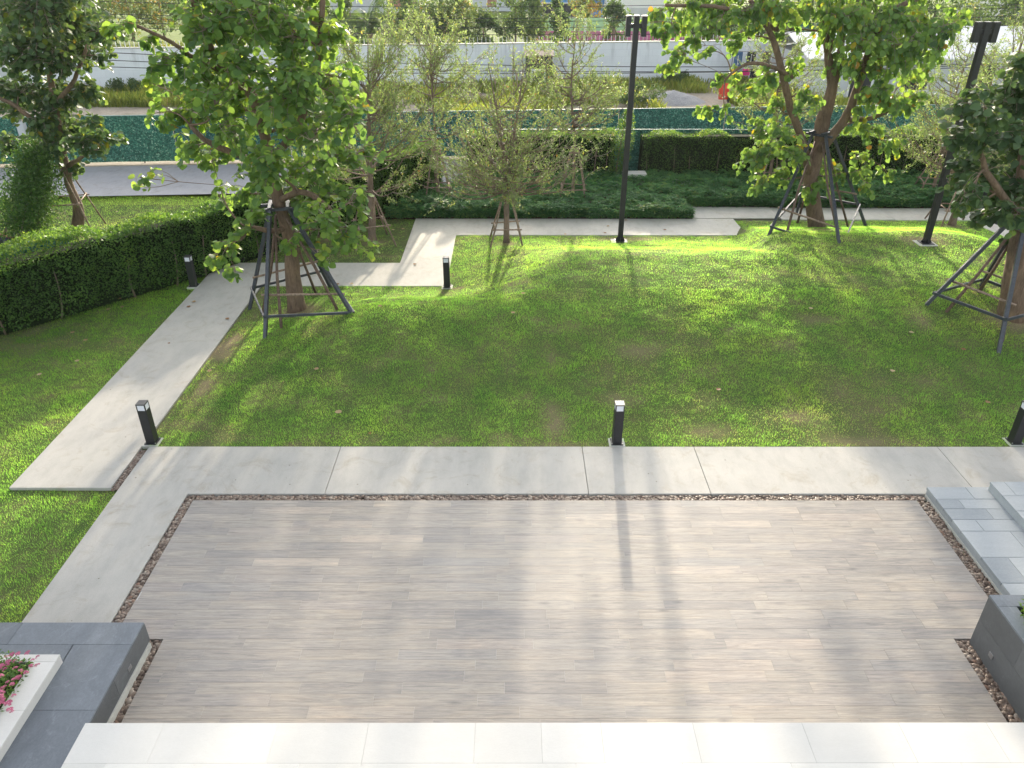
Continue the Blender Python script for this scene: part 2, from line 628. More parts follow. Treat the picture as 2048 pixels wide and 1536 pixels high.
def mesh_fence_mat():
    """teal artificial-leaf screening: speckled"""
    m, nt, b = mat('teal_leaf_screen')
    g = nt.nodes.new('ShaderNodeNewGeometry')
    v = nt.nodes.new('ShaderNodeTexVoronoi')
    v.inputs['Scale'].default_value = 24
    nt.links.new(g.outputs['Position'], v.inputs['Vector'])
    sp = nt.nodes.new('ShaderNodeSeparateColor')
    nt.links.new(v.outputs['Color'], sp.inputs[0])
    c = ramp(nt, sp.outputs[0], [(0, (.012, .080, .062)), (.45, (.022, .15, .118)), (.75, (.05, .23, .185)), (.95, (.15, .38, .31)), (1, (.32, .55, .48))])
    c2 = noise(nt, .6, 4, g.outputs['Position'])
    c = mixc(nt, .6, c, ramp(nt, c2, [(.3, (.75, .8, .9)), (.7, (1.2, 1.15, 1.0))]), 'MULTIPLY')
    c = mixc(nt, 1, c, ramp(nt, attr(nt), [(0, (.80, .86, .95)), (.5, (1, 1, 1)), (1, (1.2, 1.15, 1.0))]), 'MULTIPLY')
    nt.links.new(c, b.inputs['Base Color'])
    b.inputs['Roughness'].default_value = .6
    bump(nt, b, v.outputs['Distance'], 1.0, .06)
    return m


M['screen'] = mesh_fence_mat()


# ------------------------------------------------------------------ the ground
def sheet(name, x0, y0, x1, y1, z, m):
    b = MB()
    b.add([(x0, y0, z), (x1, y0, z), (x1, y1, z), (x0, y1, z)], [(0, 1, 2, 3)])
    return tag(b.build(name, m), kind='structure')


sheet('ground', -900, -60, 900, 1500, -.16, M['field'])
b = MB()
for (xa, xb) in ((-70, 70),):
    b.add([(xa, 32.6 + .08 * xa, -.06), (xb, 32.6 + .08 * xb, -.06), (xb, 52 + .12 * xb, -.06), (xa, 52 + .12 * xa, -.06)], [(0, 1, 2, 3)])
tag(b.build('lot_ground', M['sand']), kind='structure')
# road with sandy shoulder
b = MB()
b.add([(-60, 27.4 - 4.2, -.02), (60, 27.6 + 4.8 - .6, -.02), (60, 31.7 + 4.8, -.02), (-60, 32.1 - 4.8, -.02)], [(0, 1, 2, 3)])
tag(b.build('road', M['road']), kind='structure')
b = MB()
b.add([(-60, 32.1 - 4.8 + .004, -.03), (60, 31.7 + 4.8, -.03), (60, 38.5, -.03), (-60, 29, -.03)], [(0, 1, 2, 3)])
tag(b.build('road_shoulder', M['sand']), kind='structure')


def slab(name, rects, m, t=.1, z=0, bev=.006):
    b = MB()
    for (x0, y0, x1, y1) in rects:
        b.box((x0, y0, z - t), (x1, y1, z))
    o = b.build(name, m, bevel=bev)
    return tag(o, kind='structure')


g_ = .008
# walkway with joints and the strip down the left side of the terrace
xs = [-6.28, -2.95, 1.25, 3.2, 7.45, 11.6, 16]
rs = []
for i in range(len(xs) - 1):
    rs.append((xs[i] + g_ / 2, 9.60, xs[i + 1] - g_ / 2, 10.92))
rs = rs[1:]


def prism(b, poly, z0, z1):
    n = len(poly)
    b.add([(x, y, z0) for x, y in poly] + [(x, y, z1) for x, y in poly], [tuple(range(n, 2 * n)), tuple(range(n))[::-1]] + [(i, (i + 1) % n, n + (i + 1) % n, n + i) for i in range(n)])


b = MB()
for r in rs:
    b.box((r[0], r[1], -.1), (r[2], r[3], 0))
prism(b, [(-6.28, 4.0), (-5.13, 4.0), (-5.13, 9.60), (xs[1] - g_ / 2, 9.60), (xs[1] - g_ / 2, 10.92), (-6.28, 10.92)], -.1, 0)
tag(b.build('walkway', M['concrete'], bevel=.006), kind='structure')
b = MB()
prism(b, [(-8.05, 9.75), (-6.42, 9.75), (-6.42, 18.2), (-1.65, 18.2), (-1.65, 22.25), (7.2, 22.25), (7.2, 23.87), (-3.05, 23.87), (-3.05, 19.87), (-8.05, 19.87)], -.1, 0)
tag(b.build('garden_path', M['concrete'], bevel=.006), kind='structure')
slab('back_path', [(5.9, 23.93, 8.75, 25.2), (8.75 + g_, 23.8, 12.4, 25.1), (12.4 + g_, 23.75, 14.8 - g_, 25.05), (14.8, 12, 16.4, 25.05)], M['concrete'])

WORN = []
for (px, py, rx, ry, a) in [(455, 690, .30, .9, .95), (410, 775, .25, .7, .7), (350, 850, .5, .2, .4), (1112, 850, .22, .5, .8), (1240, 800, .3, .25, .5), (1420, 860, .5, .25, .5), (1600, 830, .5, .25, .6), (1260, 478, .9, .25, .95), (1851, 478, .55, .4, 1.0), (905, 577, .3, .1, .9), (1330, 473, .5, .1, .6), (1700, 520, .3, .3, .4), (1990, 640, .5, .2, .6), (1650, 640, .4, .15, .3), (1840, 640, .25, .35, .7), (1580, 690, .2, .2, .5), (1100, 660, .3, .15, .3), (1780, 800, .25, .2, .5), (1130, 890, .7, .12, .5), (1750, 885, .9, .15, .4), (650, 475, .4, .3, .9), (1500, 500, .7, .15, .35), (1280, 700, .5, .2, .35), (900, 880, .3, .1, .4), (596, 625, .42, .36, .9), (1637, 460, .40, .32, .8), (2022, 642, .5, .45, .9), (1013, 486, .26, .2, .8), (745, 484, .3, .25, .9), (1903, 452, .3, .25, .8)]:
    p = GT(px, py)
    WORN.append((p[0], p[1], rx, ry, a))



def worn_at(x, y):
    w = np.zeros(np.shape(x))
    for (cx, cy, rx, ry, a) in WORN:
        w = np.maximum(w, a * np.exp(-((x - cx) / rx) ** 2 - ((y - cy) / ry) ** 2))
    m = noise2(x, y * 1.4, 1.3, 61) * .6 + noise2(x, y, .4, 62) * .4
    return np.clip(w * (.6 + .8 * noise2(x, y, .18, 63)) + np.clip((m - .62) * 3, 0, 1) * .22, 0, 1)


# lawns: sheets following the mound
def lawn_sheet(name, x0, y0, x1, y1, step, zfun, hole=None):
    nx = int((x1 - x0) / step) + 2
    ny = int((y1 - y0) / step) + 2
    X, Y = np.meshgrid(np.linspace(x0, x1, nx), np.linspace(y0, y1, ny))
    Z = zfun(X, Y)
    V = np.stack([X.ravel(), Y.ravel(), Z.ravel()], 1)
    I = np.arange(nx * ny).reshape(ny, nx)
    Q = np.stack([I[:-1, :-1].ravel(), I[:-1, 1:].ravel(), I[1:, 1:].ravel(), I[1:, :-1].ravel()], 1)
    return tag(fast_mesh(name, V, Q, worn_at(V[:, 0], V[:, 1]), M['lawn'], smooth=True), kind='structure')


lawn_sheet('lawn', -6.42, 10.92, 14.8, 23.75, .09, lambda x, y: np.where(mound(x, y) > 0, terr(x, y) - .012, -.04))
flat = lambda x, y: -.035 + .35 * lumps(x, y)
lawn_sheet('side_lawn', -16, 3.5, -6.28, 25.5, .15, lambda x, y: -.05 + .3 * lumps(x, y))
lawn_sheet('roadside_lawn', -50, 15, -16, 27.5, .4, lambda x, y: -.05 + .3 * lumps(x, y))
lawn_sheet('path_lawn', -8.05, 19.87, -3.05, 24.5, .2, lambda x, y: -.045 + .3 * lumps(x, y))


def hedge_x(y):
    """front face of the left hedge"""
    pts = [(8, -19.0), (14.2, -12.6), (19.0, -7.9), (24.0, -4.3), (28.0, -2.2)]
    return np.interp(y, [p[0] for p in pts], [p[1] for p in pts])


def grass_obj(name, label, regions, dens, zfun, tint_bias=0, hmul=1.0):
    Ps = []
    for (x0, y0, x1, y1) in regions:
        n = int((x1 - x0) * (y1 - y0) * dens)
        Ps.append(np.stack([RNG.uniform(x0, x1, n), RNG.uniform(y0, y1, n)], 1))
    P = np.concatenate(Ps)
    x, y = P[:, 0], P[:, 1]
    px_keep = visible(x, y)
    x, y = x[px_keep], y[px_keep]
    if name == 'lawn_grass':
        kk = y > 10.925 + .05 * (noise2(x, y, .12, 71) - .55) - .02 * (noise2(x, y, .7, 72) - .5)
        x, y = x[kk], y[kk]
    if name == 'side_grass':
        kk = (x < -8.06 + .05 * (noise2(x, y, .12, 73) - .45)) | (y < 9.76) & (x > -9.6)
        x, y = x[kk], y[kk]
    thin = noise2(x, y, .9, 21) * .5 + noise2(x, y, .28, 22) * .5
    # worn strips beside the mound foot and a few bare spots
    worn = worn_at(x, y)
    mott = noise2(x, y * 1.4, 1.3, 61) * .6 + noise2(x, y, .4, 62) * .4
    bare = np.clip((thin - .64) * 5, 0, 1) * .4 + np.clip((mott - .60) * 4, 0, 1) * .38 * np.clip(1.4 - (y - 11) / 8, .25, 1) + worn
    keep = RNG.random(len(x)) > np.clip(bare * .9, 0, .82)
    x, y, bare, thin = x[keep], y[keep], bare[keep], thin[keep]
    n = len(x)
    z = zfun(x, y) - .005
    tuft = noise2(x, y * 1.5, .16, 31)
    big = noise2(x, y, .6, 32)
    H = hmul * (.014 + .034 * tuft + .016 * big) * RNG.uniform(.6, 1.3, n) * (1 - .45 * np.clip(bare, 0, 1))
    ang = RNG.uniform(0, 2 * math.pi, n)
    w = RNG.uniform(.0022, .0042, n) * (1 + np.maximum(0, (y - 12)) * .045)
    fa = noise2(x, y, .35, 33) * 8.0 + RNG.normal(0, 1.6, n)
    lean = H * RNG.uniform(.05, .75, n)
    dx, dy = np.cos(fa) * lean, np.sin(fa) * lean
    wx, wy = np.cos(ang) * w / 2, np.sin(ang) * w / 2
    V = np.zeros((n, 5, 3))
    V[:, 0] = np.stack([x - wx, y - wy, z], 1)
    V[:, 1] = np.stack([x + wx, y + wy, z], 1)
    V[:, 2] = np.stack([x - wx * .8 + dx * .35, y - wy * .8 + dy * .35, z + H * .6], 1)
    V[:, 3] = np.stack([x + wx * .8 + dx * .35, y + wy * .8 + dy * .35, z + H * .6], 1)
    V[:, 4] = np.stack([x + dx, y + dy, z + H * .95], 1)
    F = np.array([(0, 1, 3), (0, 3, 2), (2, 3, 4)])[None] + (np.arange(n) * 5)[:, None, None]
    t = .40 + .30 * (noise2(x, y, .5, 41) - .5) + .22 * (noise2(x, y, 2.5, 42) - .5) + RNG.normal(0, .13, n) + tint_bias
    t = np.where(RNG.random(n) < .02 + .55 * np.clip(bare, 0, 1), RNG.uniform(.8, 1.0, n), np.clip(t, 0, .8))
    t = np.repeat(t, 5)
    o = fast_mesh(name, V.reshape(-1, 3), F.reshape(-1, 3), t, M['grass'])
    return tag(o, label, 'grass', kind='stuff')


def visible(x, y, z=0.0, mx=90):
    q = np.stack([x, y, np.full_like(x, z)], 1) - CAM
    d = q @ fw
    u = 1024 + FPX * (q @ rt) / d
    v = 768 - FPX * (q @ up) / d
    return (d > 0) & (u > -mx) & (u < 2048 + mx) & (v < 1536 + mx) & (v > -mx)


zl = lambda x, y: np.where(mound(x, y) > 0, terr(x, y) - .012, -.04)
grass_obj('lawn_grass', 'short bright green grass covering the low mound', [(-6.4, 10.89, 14.8, 16), ], 3600, zl)
grass_obj('mound_grass', 'sunlit green grass on the far side of the mound', [(-6.4, 16, -1.66, 18.2), (-1.66, 16, 6.9, 22.22), (6.9, 16, 7.2, 22.25), (7.2, 16, 14.8, 23.75)], 1700, zl)
zs = lambda x, y: -.05 + .3 * lumps(x, y)


def side(regs, name, label, dens, hm=1.0, tb=0):
    grass_obj(name, label, regs, dens, zs, tb, hm)


side([(-8.2 - 4.5, 9, -8.02, 19.3), (-9.5, 6, -6.30, 9.74), (-6.62, 9.0, -6.3, 9.72)], 'side_grass', 'shaded green grass between the hedge and the garden path', 3200, 1.1)
side([(-8.05, 19.9, -3.07, 23.9)], 'path_grass', 'dark green grass patch behind the big round-leaved tree', 1500)
side([(-24, 17, -8, 26.5)], 'roadside_grass', 'yellow-green grass strip between the left hedge and the road', 750, 1.2, .16)

# ------------------------------------------------------------------ the terrace
b = MB()
b.add([(-5.0, 4.0, -.022), (6.43, 4.0, -.022), (6.43, 9.44, -.022), (-5.0, 9.44, -.022)], [(0, 1, 2, 3)])
# keep the notches open
b = MB()
b.box((-4.975, 6.69, -.10), (6.395, 9.425, -.003))
b.box((-4.345, 4.0, -.10), (5.575, 6.69, -.003))
tag(b.build('terrace_bed', M['grout']), kind='structure')
b = MB()
ROW = .16235
y1 = 9.43
r_ = 0
while y1 > 4.9:
    y0 = y1 - ROW
    cy = (y0 + y1) / 2
    xl, xr = (-4.98, 6.40) if cy > 6.68 else (-4.35, 5.58)
    x = xl - random.random() * 1.2
    while x < xr:
        xa, xb = max(x, xl), min(x + 1.2, xr)
        if xb - xa > .03:
            b.box((xa + .001, y0 + .001, -.03), (xb - .001, y1 - .001, 0 + random.uniform(-.0006, .0006)), random.random())
        x += 1.2
    y1 = y0
    r_ += 1
tag(b.build('terrace', M['wood_tile']), kind='structure')


def tiles(b, x0, y0, x1, y1, z0, z1, wx, wy, gap=.004, stag=True, jit=0):
    y = y1
    k = 0
    while y > y0 + .02:
        ya = max(y0, y - wy)
        x = x0 - (random.random() * wx if stag else 0)
        while x < x1:
            w = wx * (1 + random.uniform(-jit, jit))
            xa, xb = max(x, x0), min(x + w, x1)
            if xb - xa > .04:
                b.box((xa + gap / 2, ya + gap / 2, z0), (xb - gap / 2, y - gap / 2, z1), random.random())
            x += w
        y = ya
        k += 1


# pebble channels
def pebbles(name, label, rects, dens=1500, size=(.016, .028)):
    ico_v = []
    bm = bmesh.new()
    bmesh.ops.create_icosphere(bm, subdivisions=1, radius=1)
    iv = np.array([v.co[:] for v in bm.verts])
    fi = np.array([[v.index for v in f.verts] for f in bm.faces])
    bm.free()
    bm = bmesh.new()
    bmesh.ops.create_icosphere(bm, subdivisions=2, radius=1)
    iv = np.array([v.co[:] for v in bm.verts])
    fi = np.array([[v.index for v in f.verts] for f in bm.faces])
    bm.free()
    V, F, T = [], [], []
    k = 0
    for (x0, y0, x1, y1) in rects:
        n = int((x1 - x0) * (y1 - y0) * dens)
        for i in range(n):
            s = random.uniform(*size)
            sc = np.array([s * random.uniform(.9, 1.5), s * random.uniform(.8, 1.1), s * random.uniform(.55, .8)])
            a = random.uniform(0, 6.28)
            ti = random.uniform(-.4, .4)
            R = Matrix.Rotation(a, 3, 'Z') @ Matrix.Rotation(ti, 3, 'X')
            v = (iv * sc * (1 + .08 * RNG.normal(size=3))) @ np.array(R).T
            x = random.uniform(x0 + s * .8, x1 - s * .8)
            y = random.uniform(y0 + s * .8, y1 - s * .8)
            z = -.052 + random.random() * .030
            V.append(v + (x, y, z))
            F.append(fi + k)
            T.append(np.full(len(v), random.random()))
            k += len(v)
    o = fast_mesh(name, np.concatenate(V), np.concatenate(F), np.concatenate(T), M['pebble'], smooth=True)
    return tag(o, label, 'pebbles', kind='stuff')


m_, nt_, b_ = mat('river_pebble')
c_ = ramp(nt_, attr(nt_), [(0, (.075, .048, .036)), (.35, (.15, .105, .078)), (.7, (.25, .185, .14)), (.9, (.33, .28, .23)), (1, (.20, .10, .06))])
c_ = mixc(nt_, .5, c_, ramp(nt_, noise(nt_, 60, 4), [(.3, (.7, .7, .7)), (.7, (1.25, 1.25, 1.25))]), 'MULTIPLY')
nt_.links.new(c_, b_.inputs['Base Color'])
b_.inputs['Roughness'].default_value = .5
M['pebble'] = m_
PIT_ = [(-5.13, 6.4, -4.98, 9.60), (-4.98, 9.43, 6.58, 9.60), (6.40, 6.4, 6.60, 9.43)]
NL = [(-4.62, 4.9, -4.35, 6.68)]
NR = [(5.58, 4.9, 5.9, 6.87 - .19)]
GP = [(-6.42, 9.72, -6.28, 10.86)]
b = MB()
for r in PIT_ + NL + NR + GP:
    b.add([(r[0], r[1], -.072), (r[2], r[1], -.072), (r[2], r[3], -.072), (r[0], r[3], -.072)], [(0, 1, 2, 3)])
tag(b.build('channel_bed', M['dirt']), kind='structure')
pebbles('channel_pebbles', 'brown river pebbles in the channel edging the wood-look terrace', PIT_, 2100, (.018, .031))
pebbles('bench_pebbles', 'brown river pebbles beside the dark slate bench', NL, 1900, (.022, .036))
pebbles('planter_pebbles', 'brown river pebbles at the foot of the tall dark planter', NR, 1900, (.022, .036))
pebbles('path_pebbles', 'small pebbles in the gap between garden path and walkway', GP, 2600, (.014, .024))

# dark slate bench on a cement plinth
t = empty('stone_bench', (-6.4, 5.0, 0))
tag(t, 'low dark slate bench slab on a pale cement plinth', 'bench')
b = MB()
b.box((-9.0, 2.5, .085), (-4.475, 6.565, .372), .5)
b.build('core', M['slate'], t)
b = MB()
# tiles on top
for (x0, x1, y0, y1) in [(-9, -5.93, 6.24, 6.58), (-5.93, -4.46, 6.24, 6.58), (-9, -6.6, 5.9, 6.24), (-6.6, -5.14, 5.95, 6.24), (-5.16, -4.46, 5.35, 6.24), (-5.16, -4.46, 4.55, 5.35), (-5.16, -4.46, 3.7, 4.55), (-9, -5.16, 3.0, 5.95)]:
    b.box((x0 + .0015, y0 + .0015, .365), (x1 - .0015, y1 - .0015, .39), random.random())
b.build('slate_top', M['slate'], t, bevel=.003)
b = MB()
for (y0, y1) in [(5.75, 6.58), (4.6, 5.75), (3.4, 4.6)]:
    b.box((-4.478, y0 + .0015, .085), (-4.457, y1 - .0015, .366), random.random())
b.box((-9, 6.56, .085), (-4.48, 6.581, .366), .5)
b.build('slate_side', M['slate_dark'], t, bevel=.002)
b = MB()
b.box((-9.0, 2.5, -.1), (-4.44, 6.54, .083))
b.build('plinth', M['plinth'], t)
b = MB()
b.box((-4.457, 6.02, .17), (-4.449, 6.10, .23))
b.build('wall_light', M['steel'], t, bevel=.003)

# white stone planter with pink flowers on the bench
t = empty('flower_planter', (-6.4, 5.0, .39))
tag(t, 'white stone planter box with a wide flat rim on the dark bench', 'planter')
b = MB()
b.box((-9, 5.98 - .02, .392), (-5.14, 5.98, .50), .5)
b.box((-5.16, 3.0, .392), (-5.14, 5.96, .50), .3)
b.build('side_wall', M['white_stone'], t)
b = MB()
for (x0, x1, y0, y1) in [(-9, -5.14, 5.88, 5.985), (-5.40, -5.14, 5.25, 5.88), (-5.40, -5.14, 4.4, 5.25), (-5.40, -5.14, 3.2, 4.4)]:
    b.box((x0 + .001, y0 + .001, .495), (x1 + .004, y1 - .001, .52), random.random())
b.build('rim', M['white_stone'], t, bevel=.003)
b = MB()
b.box((-9, 3.0, .392), (-5.38, 5.90, .44))
b.build('soil', M['soil_dark'], t)

t = empty('flowering_shrub', (-5.9, 5.3, .44))
tag(t, 'leafy green shrub with clusters of pink flowers in the white planter', 'shrub')
n = 15000
P = np.stack([RNG.uniform(-6.6, -5.36, n), RNG.uniform(4.7, 5.86, n), RNG.uniform(.46, .84, n)], 1)
hmax = .65 + .14 * noise2(P[:, 0], P[:, 1], .16, 8) - .12 * np.clip((P[:, 0] + 5.6) / .24, 0, 1)
P = P[P[:, 2] < hmax]
n = len(P)
D = rnd_dir(n)
D[:, 2] = np.abs(D[:, 2]) * .3
V, F, k = leaves(P, D, rnd_dir(n) * .4 + np.array([0, 0, 1]), RNG.uniform(.035, .06, n), 'slim')
fast_mesh('foliage', V, F, np.repeat(np.clip(RNG.normal(.5, .22, n), 0, 1), k), M['leaf_hedge'], t)
fl = MB()
for i in range(34):
    a, c = random.uniform(0, 6.28), math.sqrt(random.random()) * .034
    p = np.array([math.cos(a) * c, math.sin(a) * c, .016 * (1 - (c / .034) ** 2) + random.uniform(0, .006)])
    for q in range(4):
        an = a + q * math.pi / 2
        d = np.array([math.cos(an), math.sin(an), .15]) * .010
        e = np.array([-d[1], d[0], 0]) * .45
        fl.add([p, p + d * .6 + e, p + d, p + d * .6 - e], [(0, 1, 2, 3)], random.random())
proto = None
for (px, py) in [(54, 1304), (35, 1306), (74, 1312), (12, 1312), (24, 1309), (42, 1327), (30, 1334), (41, 1340), (62, 1332), (74, 1331), (4, 1333), (10, 1338), (37, 1352), (34, 1357), (28, 1360), (1, 1354), (25, 1370), (15, 1364), (6, 1375), (3, 1386), (26, 1389), (2, 1396), (17, 1406), (7, 1401), (1, 1405), (20, 1420), (53, 1347), (66, 1322), (17, 1325), (29, 1322)]:
    p = G(px, py, .745)
    p[2] += random.uniform(-.02, .02)
    if proto is None:
        proto = fl.build('flower', M['flower'], t, loc=(0, 0, 0))
        o = proto
    else:
        o = proto.copy()
        link(o, t)
    o.location = Vector(p) - t.location
    s = random.uniform(.55, 1.0)
    o.scale = (s, s, s)
    o.rotation_euler = (random.uniform(-.4, .4), random.uniform(-.4, .4), random.uniform(0, 6))

# white stone landing along the bottom of the picture
b = MB()
tiles(b, -4.497, 2.4, 9, 5.19, .30, .395, .92, .46, .0012, True, .35)
o = b.build('stone_landing', M['white_stone'], bevel=.002)
tag(o, kind='structure')
b = MB()
b.box((-4.47, 2.0, -.1), (9, 5.165, .30))
tag(b.build('landing_base', M['plinth']), kind='structure')

# grey flagstone steps at the right
t = empty('stone_steps', (9, 8.5, 0))
tag(t, 'two broad pale grey flagstone steps at the right of the terrace', 'steps')


def flags(b, x0, x1, y1, z0, z1, rows):
    y = y1
    for (h, cuts) in rows:
        cs = [x0] + cuts + [x1]
        for i in range(len(cs) - 1):
            b.box((cs[i] + .005, y - h + .005, z0), (cs[i + 1] - .005, y - .005, z1 - random.uniform(0, .002)), random.choice([.1, .5, .6, .7, .9, .95, .75]))
        y -= h


b = MB()
flags(b, 6.585, 13, 9.585, .1, .150, [(.31, [7.19]), (.235, [6.92]), (.25, [7.22, 7.9]), (.26, [6.93]), (.55, [7.3]), (.5, [6.95]), (.5, [7.4]), (.5, [7.0])])
b.build('lower_flagstones', M['grey_stone'], t, bevel=.004)
b = MB()
b.box((6.60, 5.5, .02), (13, 9.57, .1425), .5)
b.build('lower_riser', M['grey_stone'], t)
b = MB()
b.box((6.59, 5.5, -.1), (13, 9.56, .02), .5)
b.build('plinth', M['plinth'], t)
b = MB()
flags(b, 7.50, 13, 9.52, .27, .305, [(.36, [7.72]), (.36, [7.95]), (.4, [8.3]), (.5, [8]), (.5, [8.4]), (.5, [8]), (.5, [8.4])])
b.build('upper_flagstones', M['grey_stone'], t, bevel=.004)
b = MB()
b.box((7.515, 5.6, .152), (13, 9.505, .2975), .9)
b.build('upper_riser', M['grey_stone'], t)

# tall dark planter at the right edge
t = empty('stone_planter', (6.6, 5.6, 0))
tag(t, 'tall charcoal slate planter box at the right edge of the terrace', 'planter')
b = MB()
b.box((5.772, 3.5, -.07), (5.95, 6.605, .77), .4)
b.box((5.95, 6.43, -.07), (9, 6.605, .77), .4)
b.build('wall', M['slate_dark'], t)
b = MB()
for (y0, y1, z0, z1) in [(5.9, 6.625, .40, .775), (4.6, 5.9, .40, .775), (3.5, 4.6, .40, .775), (5.3, 6.625, -.07, .397), (3.9, 5.3, -.07, .397)]:
    b.box((5.752, y0 + .001, z0), (5.774, y1 - .001, z1), random.random())
b.build('side_panel', M['slate_dark'], t)
b = MB()
for (x0, x1, y0, y1) in [(5.75, 7.0, 6.44, 6.628), (7.0, 9, 6.44, 6.628), (5.75, 5.97, 5.5, 6.44), (5.75, 5.97, 4.3, 5.5), (5.75, 5.97, 3.4, 4.3)]:
    b.box((x0 + .001, y0 + .001, .772), (x1 - .001, y1 - .001, .80), random.random())
b.build('rim', M['slate'], t, bevel=.003)
b = MB()
b.box((5.94, 3.4, .4), (9, 6.44, .66))
b.build('soil', M['soil_dark'], t)
b = MB()
p = AT(1975, 1313, 6.1)
b.box((5.742, 6.20, .16), (5.752, 6.28, .23))
b.build('wall_light', M['steel'], t, bevel=.003)
t = empty('planter_shrub', (6.4, 6.0, .66))
tag(t, 'glossy bright green shrub growing in the tall dark planter', 'shrub')
n = 9000
P = np.stack([RNG.uniform(5.86, 7.0, n), RNG.uniform(5.3, 6.40, n), RNG.uniform(.66, 1.2, n)], 1)
ok = (P[:, 2] < .92 + .26 * noise2(P[:, 0], P[:, 1], .2, 8)) & ((P[:, 0] > 5.99) | ((P[:, 2] > .84) & (P[:, 1] < 6.3)))
P = P[ok]
n = len(P)
D = rnd_dir(n)
D[:, 2] = np.abs(D[:, 2]) * .8
V, F, k = leaves(P, D, rnd_dir(n) * .5 + np.array([0, 0, 1]), RNG.uniform(.05, .09, n), 'slim')
fast_mesh('foliage', V, F, np.repeat(np.clip(RNG.normal(.75, .2, n), 0, 1), k), M['leaf_hedge'], t)

# ------------------------------------------------------------------ bollard lights
def bollard(loc):
    t = empty('bollard_light', loc)
    x0 = .078
    b = MB()
    b.box((-x0, -x0, .02), (x0, x0, .685))
    for sx in (-1, 1):
        for sy in (-1, 1):
            b.box((sx * x0 if sx < 0 else x0 - .018, sy * x0 if sy < 0 else x0 - .018, .685), (-x0 + .018 if sx < 0 else x0, -x0 + .018 if sy < 0 else x0, .79))
    b.build('post', M['black_metal'], t, loc=(0, 0, 0), bevel=.002)
    for k, (dx, dy) in enumerate(((0, -1), (1, 0), (0, 1), (-1, 0))):
        c = MB()
        w = x0 - .020
        q = x0 - .006
        if dx:
            c.box((dx * q - .004, -w, .687), (dx * q + .004, w, .788))
        else:
            c.box((-w, dy * q - .004, .687), (w, dy * q + .004, .788))
        c.build('lamp_window', M['lamp_glass'], t, loc=(0, 0, 0))
    c = MB()
    c.box((-x0 - .002, -x0 - .002, .79), (x0 + .002, x0 + .002, .812))
    c.build('cap', M['lamp_cap'], t, loc=(0, 0, 0), bevel=.003)
    c = MB()
    c.box((-.105, -.105, .006), (.105, .105, .02))
    pl = c.build('base_plate', M['black_metal'], t, loc=(0, 0, 0), bevel=.002)
    for sx in (-1, 1):
        for sy in (-1, 1):
            c = MB()
            c.tube([(sx * .092, sy * .092, .02), (sx * .092, sy * .092, .042)], .010, 6)
            c.build('bolt', M['steel'], pl, loc=(0, 0, 0))
    c = MB()
    c.box((-.14, -.13, -.1), (.14, .13, .004))
    c.build('concrete_pad', M['plinth'], t, loc=(0, 0, 0), bevel=.004)
    return t


def copy_tree(o, parent=None):
    c = o.copy()
    link(c, parent)
    for ch in list(o.children):
        copy_tree(ch, c)
    return c


bl = [((-6.28, 11.06), 'black bollard light at the corner of the pebble gap and lawn'),
      ((1.87, 11.05), 'black bollard light in front of the middle of the mound'),
      ((8.88, 11.07), 'black bollard light cut off by the right edge of the picture'),
      ((-1.62, 18.14), 'black bollard light at the inner corner where the path turns'),
      ((-8.14, 18.2), 'black bollard light beside the left hedge'),
      ((15.95, 25.15), 'small distant bollard light half hidden behind the right-hand tree')]
proto = None
for i, ((x, y), lb) in enumerate(bl):
    if proto is None:
        proto = bollard((x, y, 0))
        o = proto
    else:
        o = copy_tree(proto)
        o.location = (x, y, 0)
    tag(o, lb, 'bollard light', 'bollard lights along the paths')

# ------------------------------------------------------------------ tall lamp posts
def lamp_post(loc):
    t = empty('lamp_post', loc)
    H = 6.03
    b = MB()
    b.box((-.07, -.07, 0.0), (.07, .07, H))
    b.build('pole', M['black_metal'], t, loc=(0, 0, 0), bevel=.004)
    for s in (-1, 1):
        b = MB()
        x = s * .205
        b.box((x - .066, -.066, H - .50), (x + .066, .066, H - .002))
        hd = b.build('lamp_head', M['black_metal'], t, loc=(0, 0, 0), bevel=.004)
        b = MB()
        b.box((x - .05, -.05, H - .506), (x + .05, .05, H - .499))
        b.build('lens', M['lamp_glass'], hd, loc=(0, 0, 0))
        b = MB()
        xa, xb = sorted((s * .071, s * .1365))
        b.box((xa, -.03, H - .30), (xb, .03, H - .19))
        b.build('bracket', M['black_metal'], t, loc=(0, 0, 0))
    b = MB()
    b.box((-.16, -.16, .005), (.16, .16, .025))
    b.build('base_plate', M['black_metal'], t, loc=(0, 0, 0), bevel=.003)
    for (dx, dy) in ((1, 0), (-1, 0), (0, 1), (0, -1)):
        b = MB()
        if dx:
            v = [(dx * .07, -.008, .025), (dx * .15, -.008, .025), (dx * .07, -.008, .17), (dx * .07, .008, .025), (dx * .15, .008, .025), (dx * .07, .008, .17)]
        else:
            v = [(-.008, dy * .07, .025), (-.008, dy * .15, .025), (-.008, dy * .07, .17), (.008, dy * .07, .025), (.008, dy * .15, .025), (.008, dy * .07, .17)]
        b.add(v, [(0, 1, 2), (3, 5, 4), (0, 3, 4, 1), (1, 4, 5, 2), (2, 5, 3, 0)])
        b.build('gusset', M['black_metal'], t, loc=(0, 0, 0))
    b = MB()
    b.box((-.26, -.22, -.2), (.22, .2, .006))
    b.build('concrete_pad', M['plinth'], t, loc=(0, 0, 0))
    return t


p = GT(1240, 482)
L1 = lamp_post((p[0], p[1], float(mound(p[0], p[1])) - .01))
tag(L1, 'tall black twin-headed lamp post in the open in front of the low bed', 'lamp post', 'twin-headed lamp posts')
p = GT(1851.5, 485)
L2 = copy_tree(L1)
L2.location = (p[0], p[1], float(mound(p[0], p[1])) - .01)
_zs = np.arange(4.5, 7, .01)
_pr = [(CAM, 0)]


